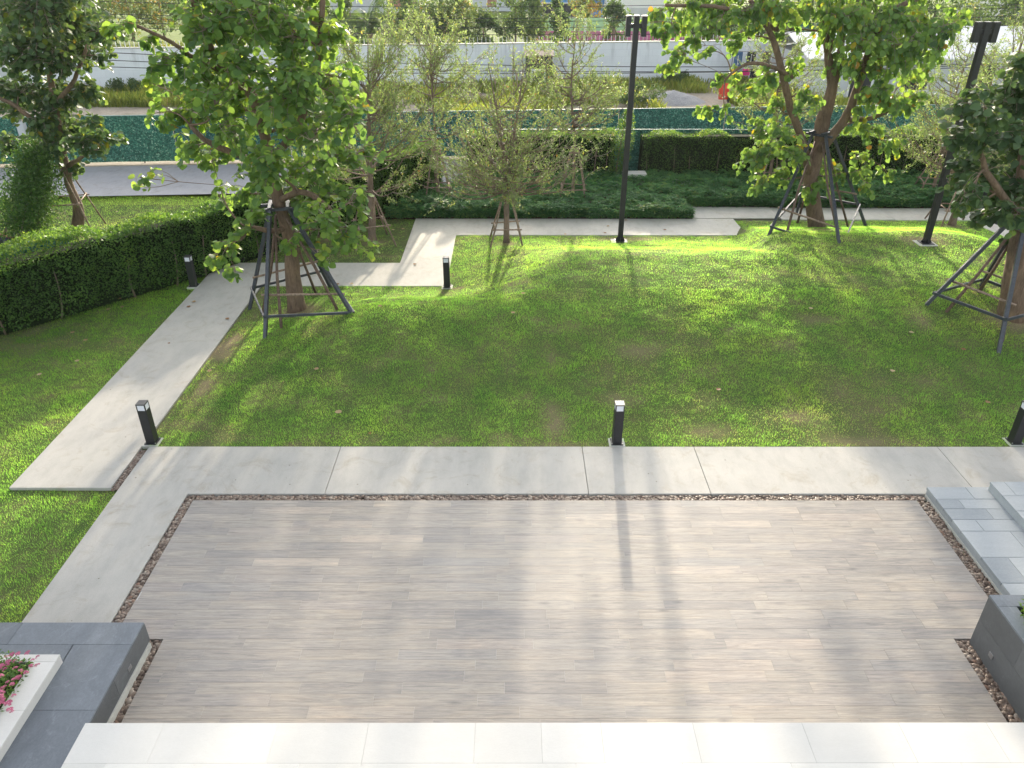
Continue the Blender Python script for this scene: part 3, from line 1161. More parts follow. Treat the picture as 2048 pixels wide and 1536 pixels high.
def proj(q):
    q = np.array(q) - CAM
    return 1024 + FPX * (q @ rt) / (q @ fw), 768 - FPX * (q @ up) / (q @ fw)


_h = min(_zs, key=lambda h: abs(proj((p[0], p[1], L2.location[2] + h))[1] - 43))
L2.scale = (1, 1, float(_h) / 6.03)
print('post2', _h, 'post1', proj((L1.location[0], L1.location[1], L1.location[2] + 6.03)), tuple(L1.location), tuple(L2.location))
tag(L2, 'tall black twin-headed lamp post partly hidden by the trees at the right', 'lamp post', 'twin-headed lamp posts')

# ------------------------------------------------------------------ trees
def seg_pts(a, c, n=5, wob=.08, sag=0.0, bow=0.0):
    a = np.array(a, float)
    c = np.array(c, float)
    L = np.linalg.norm(c - a)
    P = []
    w = RNG.normal(size=3) * wob * L
    for i in range(n + 1):
        t = i / n
        p = a + (c - a) * t + w * math.sin(t * math.pi) + np.array([0, 0, 1]) * (bow - sag) * L * math.sin(t * math.pi)
        P.append(p)
    return np.array(P)


def big_tree(base, trunk, limbs, clumps, Y, label, material, leaf, ppm, dens=1.0, seed=1, tone=0.0, droop=.3, cat='tree', group=None, bk='bark', skip_gap=.0):
    """trunk: list of (px,py,r_px,dY) up from the base; clumps: (px,py,r_px[,dY]) filled with twigs and leaves"""
    global RNG
    RNG = np.random.default_rng(seed)
    random.seed(seed)
    t = empty('tree', base)
    tag(t, label, cat, group)
    wood = MB()
    tr = []
    rr = []
    for i, (px, py, r, dy) in enumerate(trunk):
        p = AT(px, py, Y + dy)
        tr.append(p)
        rr.append(r / ppm)
    tr[0] = np.array([tr[0][0], tr[0][1], base[2] - .15])
    # smooth the trunk
    T = np.array(tr)
    R = np.array(rr)
    s = np.linspace(0, len(T) - 1, (len(T) - 1) * 3 + 1)
    Ts = np.stack([np.interp(s, range(len(T)), T[:, k]) for k in range(3)], 1)
    Rs = np.interp(s, range(len(T)), R)
    Ts[1:-1] = (Ts[:-2] + 2 * Ts[1:-1] + Ts[2:]) / 4
    Rs[0] *= 1.15
    wood.tube(Ts, Rs, 12, rough=.10)
    nodes = [(Ts[i], Rs[i], 1) for i in range(len(Ts)) if Ts[i][2] > base[2] + 1.6]
    for lim in limbs:
        P = [AT(px, py, Y + dy) for (px, py, r, dy) in lim]
        Rl = [r / ppm for (_, _, r, _) in lim]
        P = np.array(P)
        s = np.linspace(0, len(P) - 1, (len(P) - 1) * 3 + 1)
        Ps = np.stack([np.interp(s, range(len(P)), P[:, k]) for k in range(3)], 1)
        Ps[1:-1] = (Ps[:-2] + 2 * Ps[1:-1] + Ps[2:]) / 4 + RNG.normal(0, .012, (len(Ps) - 2, 3))
        R2 = np.interp(s, range(len(P)), Rl)
        wood.tube(Ps, R2, 8, rough=.1)
        nodes += [(Ps[i], R2[i], 1) for i in range(len(Ps))]
    cl = []
    for c in clumps:
        dy = c[3] if len(c) > 3 else RNG.uniform(-1, 1) * 1.3
        p = AT(c[0], c[1], Y + dy)
        cl.append((p, c[2] / ppm))
    cen = np.mean([c[0] for c in cl], 0)
    cl.sort(key=lambda c: np.linalg.norm(c[0][:2] - Ts[-1][:2]) + .3 * abs(c[0][2] - Ts[-1][2]))
    LP, LD, LS, LT = [], [], [], []
    twig = MB()
    for (c, r) in cl:
        # nearest limb point, preferring points below the clump
        best = min(nodes, key=lambda q: np.linalg.norm(q[0] - c) + (.8 * max(0, q[0][2] - c[2])) + .25 * q[2])
        a, ra, dep = best
        br = min(ra * .6, .012 + .018 * np.linalg.norm(a - c))
        P = seg_pts(a, c, 6, .10, 0, .06)
        Rb = np.linspace(br, .009, 7)
        wood.tube(P, Rb, 6, rough=.1, cap=False)
        nodes += [(P[i], Rb[i], dep + 1) for i in (2, 4, 6)]
        nt = max(4, int(dens * 26 * (r / .8) ** 2))
        for k in range(nt):
            d = rnd_dir(1)[0]
            d[2] = d[2] * .8
            e = c + d * r * RNG.uniform(.45, 1.05)
            st = P[RNG.integers(3, 7)]
            Q = seg_pts(st, e, 4, .14, 0, .10)
            Q[-1][2] -= droop * .25 * r
            twig.tube(Q, np.linspace(.008, .003, 5), 4, cap=False)
            L = np.linalg.norm(e - st)
            nl = int(RNG.integers(7, 13))
            tone_t = RNG.normal(0, .10)
            for j in range(nl):
                u = .35 + .65 * (j + .5) / nl
                i0 = min(3, int(u * 4))
                q = Q[i0] + (Q[i0 + 1] - Q[i0]) * (u * 4 - i0)
                dd = (Q[i0 + 1] - Q[i0])
                dd = dd / (np.linalg.norm(dd) + 1e-6)
                sd = np.cross(dd, [0, 0, 1.0]) * (1 if j % 2 else -1)
                ld = dd * .5 + sd * .9 + RNG.normal(0, .35, 3) + np.array([0, 0, -droop])
                ld /= np.linalg.norm(ld)
                LP.append(q + ld * leaf * .25)
                LD.append(ld)
                LS.append(leaf * RNG.uniform(.5, 1.25))
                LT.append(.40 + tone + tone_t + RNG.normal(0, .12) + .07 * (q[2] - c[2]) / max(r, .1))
    wood.build('trunk', M[bk], t, smooth=True)
    if twig.v:
        twig.build('twigs', M['twig'], t)
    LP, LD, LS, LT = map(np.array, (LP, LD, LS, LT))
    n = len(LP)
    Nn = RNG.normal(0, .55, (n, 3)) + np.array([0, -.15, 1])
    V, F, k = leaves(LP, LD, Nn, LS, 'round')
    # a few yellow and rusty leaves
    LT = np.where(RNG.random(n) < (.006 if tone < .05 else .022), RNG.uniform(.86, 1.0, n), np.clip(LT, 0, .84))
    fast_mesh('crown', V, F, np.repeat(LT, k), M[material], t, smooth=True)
    print('tree', label[:30], 'leaves', n)
    return t


def at_m(px, py):
    p = GT(px, py)
    p[2] = float(mound(p[0], p[1]))
    return p


# B: the big round-leaved tree in the centre left
pB = at_m(594, 620)
YB = float(pB[1])
cB = [(545, 310, 55, -1.5), (560, 200, 65, -1.6), (480, 120, 60, -1.6), (610, 150, 60, -1.5), (585, 70, 60, -1.5), (520, 365, 40, -1.3), (430, 190, 50, -1.4), (410, 60, 45, -1.3), (620, 280, 55, -1.5), (500, 30, 60, -1.6), (640, 430, 50, -1.3), (470, 270, 50, -1.5), (690, 200, 40, -1.2), (590, 490, 22, -1.0), (660, 510, 30, -1.0), (245, 50, 18), (222, 62, 13), (290, 80, 18), (375, 20, 40), (420, 50, 75), (510, 50, 85), (600, 50, 80), (655, 70, 50), (300, 165, 36), (340, 130, 45), (395, 150, 65), (470, 150, 75), (570, 150, 75), (650, 150, 60), (700, 160, 45), (320, 225, 30), (385, 225, 55), (470, 235, 70), (560, 240, 55), (640, 240, 70), (710, 235, 50), (370, 300, 40), (430, 310, 55), (520, 320, 50), (610, 330, 60), (690, 310, 55), (735, 290, 30), (660, 390, 60), (600, 410, 45), (710, 400, 45), (640, 460, 50), (700, 465, 45), (600, 470, 25), (735, 500, 26), (470, 390, 40), (440, 370, 26), (500, 430, 32), (450, 500, 30, -.8), (430, 530, 22, -.9), (480, 470, 28, -.8), (470, 545, 18, -.8), (450, -40, 90), (560, -50, 90), (380, -50, 60), (660, -30, 60), (500, -130, 110), (600, -140, 90), (280, 355, 12, -.3)]
big_tree(pB, [(594, 622, 19, 0), (585, 548, 15, .05), (583, 493, 13.5, .1), (575, 460, 12.5, .1), (564, 426, 11.5, .05), (553, 387, 11.5, 0), (543, 330, 10, 0), (530, 270, 9.5, .1), (505, 190, 9, .2), (470, 110, 8, .3), (445, 30, 8.5, .3), (440, -60, 7, .3), (450, -160, 4, .3)],
         [[(540, 320, 8, 0), (580, 280, 7, -.3), (620, 200, 6, -.5), (640, 100, 5, -.6), (650, -40, 4, -.6)],
          [(510, 200, 7, .1), (440, 130, 6, 0), (400, 60, 8, -.1), (390, 0, 6, -.2), (380, -80, 4, -.2)],
          [(545, 345, 7, 0), (480, 310, 6, -.4), (420, 290, 5, -.7), (380, 250, 3.5, -.8)],
          [(575, 455, 6, .1), (545, 465, 5, -.3), (500, 452, 4, -.6), (480, 480, 3, -.8)],
          [(555, 400, 6, 0), (600, 380, 6, -.4), (640, 400, 5, -.7), (680, 440, 3.5, -.9)],
          [(440, 140, 5, .1), (380, 110, 4, -.2), (320, 70, 3, -.5), (270, 50, 2.5, -.6)]],
         cB, YB, 'big leafy tree with bright round leaves at centre left, beside the path bend', 'leaf_big', .15, 86, 1.3, 3, .02, .35)

# C: the loose round-leaved tree at right
pC = at_m(1636, 455)
YC = float(pC[1])
cC = [(1385, 12, 30, -.8), (1345, 60, 22, -.8), (1320, 70, 20, -.6), (1440, 60, 26, -.9), (1410, 100, 18, -.9), (1560, 10, 40, -1.2), (1300, 45, 20, -.8), (1475, 30, 30, -1), (1730, 90, 50, -1.5), (1800, 90, 45, -1.4), (1680, 30, 50, -1.4), (1850, 90, 40, -1.2), (1760, 180, 34, -1.3), (1560, 260, 30, -1.2), (1310, 25, 32), (1360, 35, 34), (1340, 110, 22), (1365, 95, 20), (1390, 80, 24), (1420, 50, 26), (1470, 80, 26), (1345, 125, 18), (1430, 20, 36), (1500, 20, 40), (1450, 15, 30), (1330, 128, 18), (1372, 120, 16), (1460, 85, 20), (1495, 55, 24), (1440, 145, 22), (1470, 150, 18), (1545, 60, 30), (1415, 215, 24), (1450, 230, 20), (1490, 180, 32), (1530, 150, 34), (1560, 215, 36), (1510, 250, 36), (1500, 320, 40), (1535, 300, 40), (1510, 370, 30), (1560, 350, 34), (1590, 300, 36), (1580, 130, 34), (1620, 190, 34), (1615, 330, 40), (1650, 330, 40), (1620, 385, 26), (1645, 370, 28), (1680, 345, 26), (1690, 40, 60), (1740, 60, 60), (1790, 40, 55), (1840, 50, 50), (1890, 50, 36), (1720, 10, 60), (1680, 120, 34), (1730, 130, 44), (1790, 130, 50), (1845, 130, 42), (1880, 100, 30), (1740, 200, 40), (1790, 200, 38), (1830, 190, 28), (1700, 250, 26), (1745, 260, 34), (1780, 290, 30), (1730, 320, 32), (1770, 340, 24), (1740, 370, 18), (1720, 345, 26), (1650, 60, 34), (1600, 20, 40), (1760, -50, 90), (1640, -50, 80), (1520, -50, 70), (1400, -40, 60), (1850, -40, 70), (1930, 20, 30)]
big_tree(pC, [(1636, 457, 17, 0), (1626, 403, 15, 0), (1620, 362, 14, 0), (1630, 320, 13, .05), (1641, 285, 12, .1), (1644, 245, 14, .1), (1655, 212, 12, .2), (1666, 170, 9.5, .2), (1660, 135, 9, .2), (1655, 110, 7, .2), (1665, 60, 6.5, .1), (1650, 20, 6, .1), (1640, -60, 4, .1)],
         [[(1622, 350, 10, 0), (1604, 275, 7, -.2), (1585, 230, 7, -.3), (1573, 182, 6.5, -.4), (1560, 120, 6, -.5), (1540, 60, 5, -.6), (1500, 0, 4, -.7)],
          [(1640, 300, 11, 0), (1682, 250, 8, -.2), (1702, 215, 7.5, -.3), (1720, 160, 7, -.3), (1738, 100, 6.5, -.4), (1755, 60, 5.5, -.4), (1790, 20, 4.5, -.4), (1815, 5, 4, -.5)],
          [(1668, 165, 8, .2), (1680, 110, 6, .3), (1690, 40, 5, .3), (1700, -40, 4, .3)],
          [(1584, 155, 4, -.4), (1540, 130, 3.5, -.8), (1490, 125, 2.8, -1.0), (1450, 160, 2, -1.1)],
          [(1655, 110, 5, .2), (1645, 40, 5, 0), (1635, -40, 4, 0)],
          [(1700, 240, 5, -.3), (1745, 238, 4, -.6), (1790, 215, 3, -.8)],
          [(1555, 60, 4, -.5), (1480, 20, 3.5, -.7), (1400, 10, 3, -.8), (1330, 10, 2.4, -.8)]],
         cC, YC, 'loose open tree with yellowing round leaves in the right-hand steel frame', 'leaf_big', .155, 66, 1.15, 7, .06, .95)

# A: the round-leaved tree beyond the hedge at far left
YA = 22.4
pA = np.array([-13.4, 22.4, 0.0])
cA = [(20, 30, 55), (80, 30, 60), (150, 40, 55), (200, 60, 35), (30, 110, 50), (100, 110, 60), (165, 110, 45), (215, 110, 22), (50, 180, 45), (110, 190, 55), (170, 180, 38), (80, 240, 45), (135, 250, 45), (185, 245, 22), (110, 290, 35), (165, 285, 35), (210, 285, 26), (235, 275, 14), (140, 330, 28), (20, 215, 34), (10, 290, 30), (10, 170, 30), (60, 280, 25), (60, -40, 80), (150, -40, 70), (100, -120, 90)]
big_tree(pA, [(146, 464, 13, 0), (158, 436, 11, 0), (157, 413, 9.5, 0), (145, 386, 8, 0), (137, 365, 7.5, 0), (133, 340, 7, 0), (124, 300, 7, 0), (115, 250, 6.5, 0), (108, 200, 6, .1), (95, 120, 5, .1), (85, 40, 4.5, .1), (80, -60, 3.5, .1)],
         [[(118, 265, 5, 0), (60, 235, 4, -.3), (20, 205, 3.5, -.4), (-20, 190, 3, -.4)], [(110, 210, 4.5, 0), (150, 160, 3.5, -.3), (175, 90, 3, -.4)], [(133, 335, 5, 0), (170, 310, 3, -.3), (215, 290, 2, -.5)]],
         cA, YA, 'round-leaved tree with a bent trunk standing beyond the left hedge', 'leaf_dark', .16, 65, 1.8, 9, .05, .4)

# D: dense dark tree at far right
pD = at_m(2022, 632)
YD = float(pD[1])
cD = [(1960, 215, 45), (2010, 190, 50), (2060, 200, 60), (1930, 265, 35), (1985, 270, 50), (2045, 280, 60), (1925, 330, 32), (1970, 340, 45), (2025, 360, 50), (1945, 385, 32), (1990, 410, 34), (1925, 415, 20), (2040, 430, 40), (1960, 430, 24), (2060, 350, 50), (2110, 250, 80), (2120, 370, 80), (2110, 150, 70), (2050, 140, 40), (2025, 480, 16), (1900, 375, 16)]
big_tree(pD, [(2022, 640, 24, 0), (2028, 560, 19, 0), (2040, 480, 17, 0), (2045, 400, 14, 0), (2050, 320, 12, 0), (2060, 240, 9, 0), (2080, 160, 6, 0)],
         [[(2042, 470, 9, 0), (2010, 400, 7, -.3), (1970, 340, 5, -.4), (1950, 280, 3, -.4)]],
         cD, YD, 'dense dark-leaved tree cut off by the right edge of the picture', 'leaf_dark', .15, 90, 2.0, 13, -.02, .3)


def small_tree(base, H, zc, rad, label, seed, nst=34, nleaf=3600, lean=(0, 0), twin=False, low=.15, tr=.055, leaf=.085, pk=.30, drp=.6, fp=1.25, group='slender small-leaved trees on wooden tripods'):
    """slender trunk, then a vase of thin upward branches with small leaves"""
    global RNG
    RNG = np.random.default_rng(seed)
    random.seed(seed)
    base = np.array(base, float)
    t = empty('small_tree', base)
    tag(t, label, 'tree', group)
    w = MB()
    top = base + np.array([lean[0], lean[1], H])
    fork = base + np.array([lean[0] * .2, lean[1] * .2, zc])
    w.tube([base - (0, 0, .1), base + (0, 0, .25), (base + fork) / 2 + RNG.normal(0, .015, 3), fork], [tr * 1.35, tr * 1.05, tr * .95, tr * .9], 9, rough=.12)
    leaders = []
    if twin:
        for s in (-1, 1):
            P = seg_pts(fork - (0, 0, .05), top + np.array([s * .32, 0, -.4]), 7, .02)
            P[:, 0] += s * .16 * np.sin(np.linspace(0, 1, 8) * math.pi * .6)
            w.tube(P, np.linspace(tr * .75, .010, 8), 7, rough=.1)
            leaders.append(P)
    else:
        P = seg_pts(fork - (0, 0, .05), top, 8, .02)
        w.tube(P, np.linspace(tr * .8, .008, 9), 7, rough=.1)
        leaders.append(P)
    LP, LD, LT = [], [], []
    tw = MB()
    ends = []
    for i in range(nst):
        Ld = leaders[i % len(leaders)]
        f = RNG.uniform(0, 1) ** fp * .8
        k = f * (len(Ld) - 1)
        k0 = int(k)
        st = Ld[k0] + (Ld[min(k0 + 1, len(Ld) - 1)] - Ld[k0]) * (k - k0)
        az = RNG.uniform(0, 2 * math.pi)
        # envelope: widest about a third up
        h_end = min(1.0, f + RNG.uniform(.06, .36))
        ro = rad * (1.0 - drp * abs(h_end - pk) / (1 - pk)) * RNG.uniform(.5, 1.08)
        e = np.array([base[0] + lean[0] * h_end, base[1] + lean[1] * h_end, 0]) + np.array([math.cos(az) * ro, math.sin(az) * ro, 0])
        e[2] = base[2] + zc + (H - zc) * h_end
        if e[2] < st[2] + .1:
            e[2] = st[2] + .1
        P = seg_pts(st, e, 6, .04, .14)
        w.tube(P, np.linspace(.018 + .010 * (1 - f), .005, 7), 5, cap=False)
        # side shoots
        for q in range(int(RNG.integers(5, 9))):
            a = P[RNG.integers(2, 7)]
            d = (P[-1] - P[0])
            d = d / np.linalg.norm(d) + RNG.normal(0, .5, 3) + np.array([0, 0, .35])
            L = RNG.uniform(.25, .65) * (.6 + rad * .35)
            b2 = a + d / np.linalg.norm(d) * L
            Q = seg_pts(a, b2, 3, .08, .05)
            tw.tube(Q, np.linspace(.008, .0035, 4), 4, cap=False)
            ends.append(Q)
    per = max(3, int(nleaf * 1.7) // len(ends))
    for Q in ends:
        tn = RNG.normal(0, .12)
        for j in range(per):
            u = RNG.uniform(.25, 1.05)
            i0 = min(2, int(u * 3))
            q = Q[i0] + (Q[i0 + 1] - Q[i0]) * (u * 3 - i0)
            d = (Q[-1] - Q[0])
            d = d / (np.linalg.norm(d) + 1e-6) * .5 + RNG.normal(0, .7, 3) + np.array([0, 0, -.15])
            LP.append(q + RNG.normal(0, .03, 3))
            LD.append(d)
            LT.append(.5 + tn + RNG.normal(0, .17))
    w.build('trunk', M['bark_grey'], t, smooth=True)
    tw.build('twigs', M['twig'], t)
    LP, LD, LT = map(np.array, (LP, LD, LT))
    n = len(LP)
    V, F, k = leaves(LP, LD, RNG.normal(0, .6, (n, 3)) + np.array([0, 0, 1]), RNG.uniform(.6, 1.25, n) * leaf, 'slim')
    LT = np.where(RNG.random(n) < .03, RNG.uniform(.9, 1, n), np.clip(LT, 0, .88))
    fast_mesh('crown', V, F, np.repeat(LT, k), M['leaf_small'], t)
    return t


pE = at_m(1013, 483)
small_tree(pE, 5.3, 1.5, 2.5, 'bare-twigged vase-shaped small tree on the lawn corner, nearest of its kind', 21, 96, 7600, (0, 0), True, tr=.085, pk=.2, drp=.55, fp=2.6)
pF = G(877, 400)
small_tree(pF, 5.9, 2.1, 2.3, 'slender small-leaved tree in the low bed left of the vase-shaped one', 22, 44, 6500, (0, 0), tr=.06)
pG = G(1145, 405)
small_tree(pG, 5.7, 2.3, 2.2, 'slender small-leaved tree in the low bed just left of the tall lamp post', 23, 44, 6000, (-.05, 0), tr=.055)
pH = G(745, 482)
small_tree(pH, 5.6, 1.35, 2.5, 'bushy small-leaved tree behind the big round-leaved tree, before the hedge', 24, 66, 10500, (.35, .2), tr=.11)
pK = G(1535, 380)
small_tree(pK, 5.0, 2.1, 2.1, 'small-leaved tree in the bed left of the right-hand steel frame', 25, 34, 4200, (-.2, 0), tr=.06)
pJ = G(1903, 450)
small_tree(pJ, 6.2, 1.6, 2.9, 'small-leaved tree behind the second lamp post at the path edge', 26, 64, 10500, (.5, 0), tr=.10)
pL = G(1862, 392)
small_tree(pL, 5.2, 1.6, 1.9, 'small-leaved tree in the bed behind the second lamp post', 27, 34, 4600, (0, 0), tr=.06)

# ------------------------------------------------------------------ supports
def pole_support(base, label, s=.52, htop=1.35, rail=.42, rot=.05, z0=0, group='wooden pole supports round the small trees', extra=0):
    t = empty('tree_stake', base, 0)
    tag(t, label, 'tree support', group)
    bx, by, bz = base
    c, sn = math.cos(rot), math.sin(rot)

    def W(x, y, z):
        return np.array([bx + x * c - y * sn, by + x * sn + y * c, bz + z])
    ft = []
    for (sx, sy) in ((-1, -1), (1, -1), (1, 1), (-1, 1)):
        j = RNG.uniform(-.04, .04, 2)
        b = MB()
        f = W(sx * s + j[0], sy * s + j[1], z0 - .12)
        e = W(sx * .10, sy * .10, htop + RNG.uniform(0, .15))
        mid = (f + e) / 2 + RNG.normal(0, .012, 3)
        b.tube([f, mid, e], [.027, .024, .021], 7, rough=.15)
        b.build('pole', M['pole_wood'], t, smooth=True)
        u = (rail - z0 + .12) / (htop - z0 + .12)
        ft.append(f + (e - f) * u)
    for i in range(4):
        a, d = ft[i], ft[(i + 1) % 4]
        v = (d - a) / np.linalg.norm(d - a)
        b = MB()
        dz = np.array([0, 0, .02 * (i % 2)])
        b.tube([a - v * .10 + dz, d + v * .10 + dz], [.019, .021], 7, rough=.15)
        b.build('rail', M['pole_wood'], t, smooth=True)
    for i in range(4):
        an = i * math.pi / 2
        a = W(math.cos(an) * .09 - math.sin(an) * .17, math.sin(an) * .09 + math.cos(an) * .17, htop - .07 + .025 * (i % 2))
        d = W(math.cos(an) * .09 + math.sin(an) * .17, math.sin(an) * .09 - math.cos(an) * .17, htop - .07 + .025 * (i % 2))
        b = MB()
        b.tube([a, d], .018, 7, rough=.1)
        b.build('crosspiece', M['pole_wood'], t, smooth=True)
    for q in ft:
        b = MB()
        b.tube([q - (0, 0, .03), q + (0, 0, .035)], .038, 8)
        b.build('binding', M['rope'], t)
    return t


pole_support(pE, 'wooden pole support round the vase-shaped tree at the lawn corner', .50, 1.35, .45, .04)
pole_support(pF, 'wooden pole support in the low bed left of the vase-shaped tree', .50, 1.75, .50, .06)
pole_support(pG, 'wooden pole support in the low bed beside the tall lamp post', .50, 1.75, .50, -.08)
pole_support(pH, 'wooden pole support behind the big round-leaved tree', .60, 1.55, .55, .35)
pole_support(pK, 'wooden pole support in the bed left of the right-hand steel frame', .58, 1.6, .5, .05)
pole_support(pJ, 'wooden pole support on the grass behind the second lamp post', .62, 1.7, .55, -.12)
pole_support(pL, 'wooden pole support in the bed behind the second lamp post', .60, 1.6, .5, -.25)
pole_support(pA + np.array([0, 0, 0]), 'wooden pole support round the bent tree beyond the left hedge', .85, 2.6, .95, .25, group='wooden pole supports round the large trees')


def steel_frame(feet, trunk_top, ztop, zr, label, rs_top=.38):
    """square pyramid of painted steel around a big tree, with wooden props inside"""
    cx = np.mean([f[0] for f in feet])
    cy = np.mean([f[1] for f in feet])
    base = (cx, cy, float(np.mean([f[2] for f in feet])))
    t = empty('steel_frame', base)
    tag(t, label, 'tree support', 'square steel frames round the big trees')
    feet = [np.array(f, float) for f in feet]
    tc = np.array([trunk_top[0], trunk_top[1], ztop])
    e1 = feet[1] - feet[0]
    e1[2] = 0
    e1 /= np.linalg.norm(e1)
    e2 = np.array([-e1[1], e1[0], 0])
    cen = np.array([cx, cy, 0])
    tops, nodes = [], []
    for f in feet:
        d = f - cen
        a = 1 if d @ e1 > 0 else -1
        c = 1 if d @ e2 > 0 else -1
        tp = tc + e1 * a * rs_top * .5 + e2 * c * rs_top * .5
        tops.append(tp)
        f2 = f - np.array([0, 0, .12])
        b = MB()
        b.bar(f2, tp, .075, .075)
        b.build('leg', M['dark_steel'], t, bevel=.003)
        u = (base[2] + zr - f2[2]) / (tp[2] - f2[2])
        nodes.append(f2 + (tp - f2) * u)
    for i in range(4):
        a, d = nodes[i], nodes[(i + 1) % 4]
        v = (d - a) / np.linalg.norm(d - a)
        out = (a + d) / 2 - np.array([cx, cy, 0])
        out[2] = 0
        out /= np.linalg.norm(out)
        b = MB()
        b.bar(a - v * .07 + out * .055, d + v * .07 + out * .055, .035, .06)
        b.build('rail', M['dark_steel'], t, bevel=.002)
    for i in range(4):
        a, d = tops[i], tops[(i + 1) % 4]
        v = (d - a) / np.linalg.norm(d - a)
        dz = np.array([0, 0, -.04 + .0 * i + (.075 if i % 2 else 0)])
        b = MB()
        b.bar(a - v * .22 + dz, d + v * .22 + dz, .07, .06)
        b.build('collar_bar', M['dark_steel'], t, bevel=.002)
    # wooden props and cross sticks inside the frame
    for i in range(4):
        f = feet[i] + (np.array([cx, cy, feet[i][2]]) - feet[i]) * .22
        f += (feet[(i + 1) % 4] - feet[i]) * .10
        f[2] = float(mound(f[0], f[1])) - .1
        e = tc + (tops[i] - tc) * .6
        e[2] = ztop - .25
        b = MB()
        b.tube([f, (f + e) / 2 + RNG.normal(0, .03, 3), e], [.036, .033, .028], 8, rough=.2)
        b.build('wooden_prop', M['pole_wood_dark'], t, smooth=True)
    pr = []
    for i in (0, 2):
        a = nodes[i] + (tops[i] - nodes[i]) * .18
        d = nodes[(i + 1) % 4] + (tops[(i + 1) % 4] - nodes[(i + 1) % 4]) * .16
        v = (d - a) / np.linalg.norm(d - a)
        b = MB()
        inn = np.array([cx, cy, a[2]]) - (a + d) / 2
        inn[2] = 0
        inn /= np.linalg.norm(inn)
        b.tube([a - v * .1 + inn * .08, (a + d) / 2 + inn * .08, d + v * .1 + inn * .08], [.028, .026, .024], 7, rough=.2)
        b.build('wooden_rail', M['pole_wood'], t, smooth=True)
    return t


def fz(px, py):
    return at_m(px, py)


RNG = np.random.default_rng(5)
steel_frame([fz(528, 679), fz(708, 626), fz(663, 572), fz(496, 617)], AT(557, 400, YB), 2.62, .38, 'square dark steel frame round the big tree beside the path bend')
steel_frame([fz(1536, 470), fz(1681, 488), fz(1736, 453), fz(1592, 427)], AT(1645, 268, YC), 2.95, .38, 'square dark steel frame round the open right-hand tree')
f1, f2 = fz(1847, 608), fz(1998, 707)
e_ = f2 - f1
pr_ = np.array([-e_[1], e_[0], 0])
f3, f4 = f2 + pr_ * 1.0, f1 + pr_ * 1.0
for f in (f3, f4):
    f[2] = float(mound(f[0], f[1]))
cD_ = (f1 + f2 + f3 + f4) / 4
steel_frame([f1, f2, f3, f4], (cD_[0], cD_[1]), 2.7, .38, 'square dark steel frame cut off by the right edge of the picture', .34)

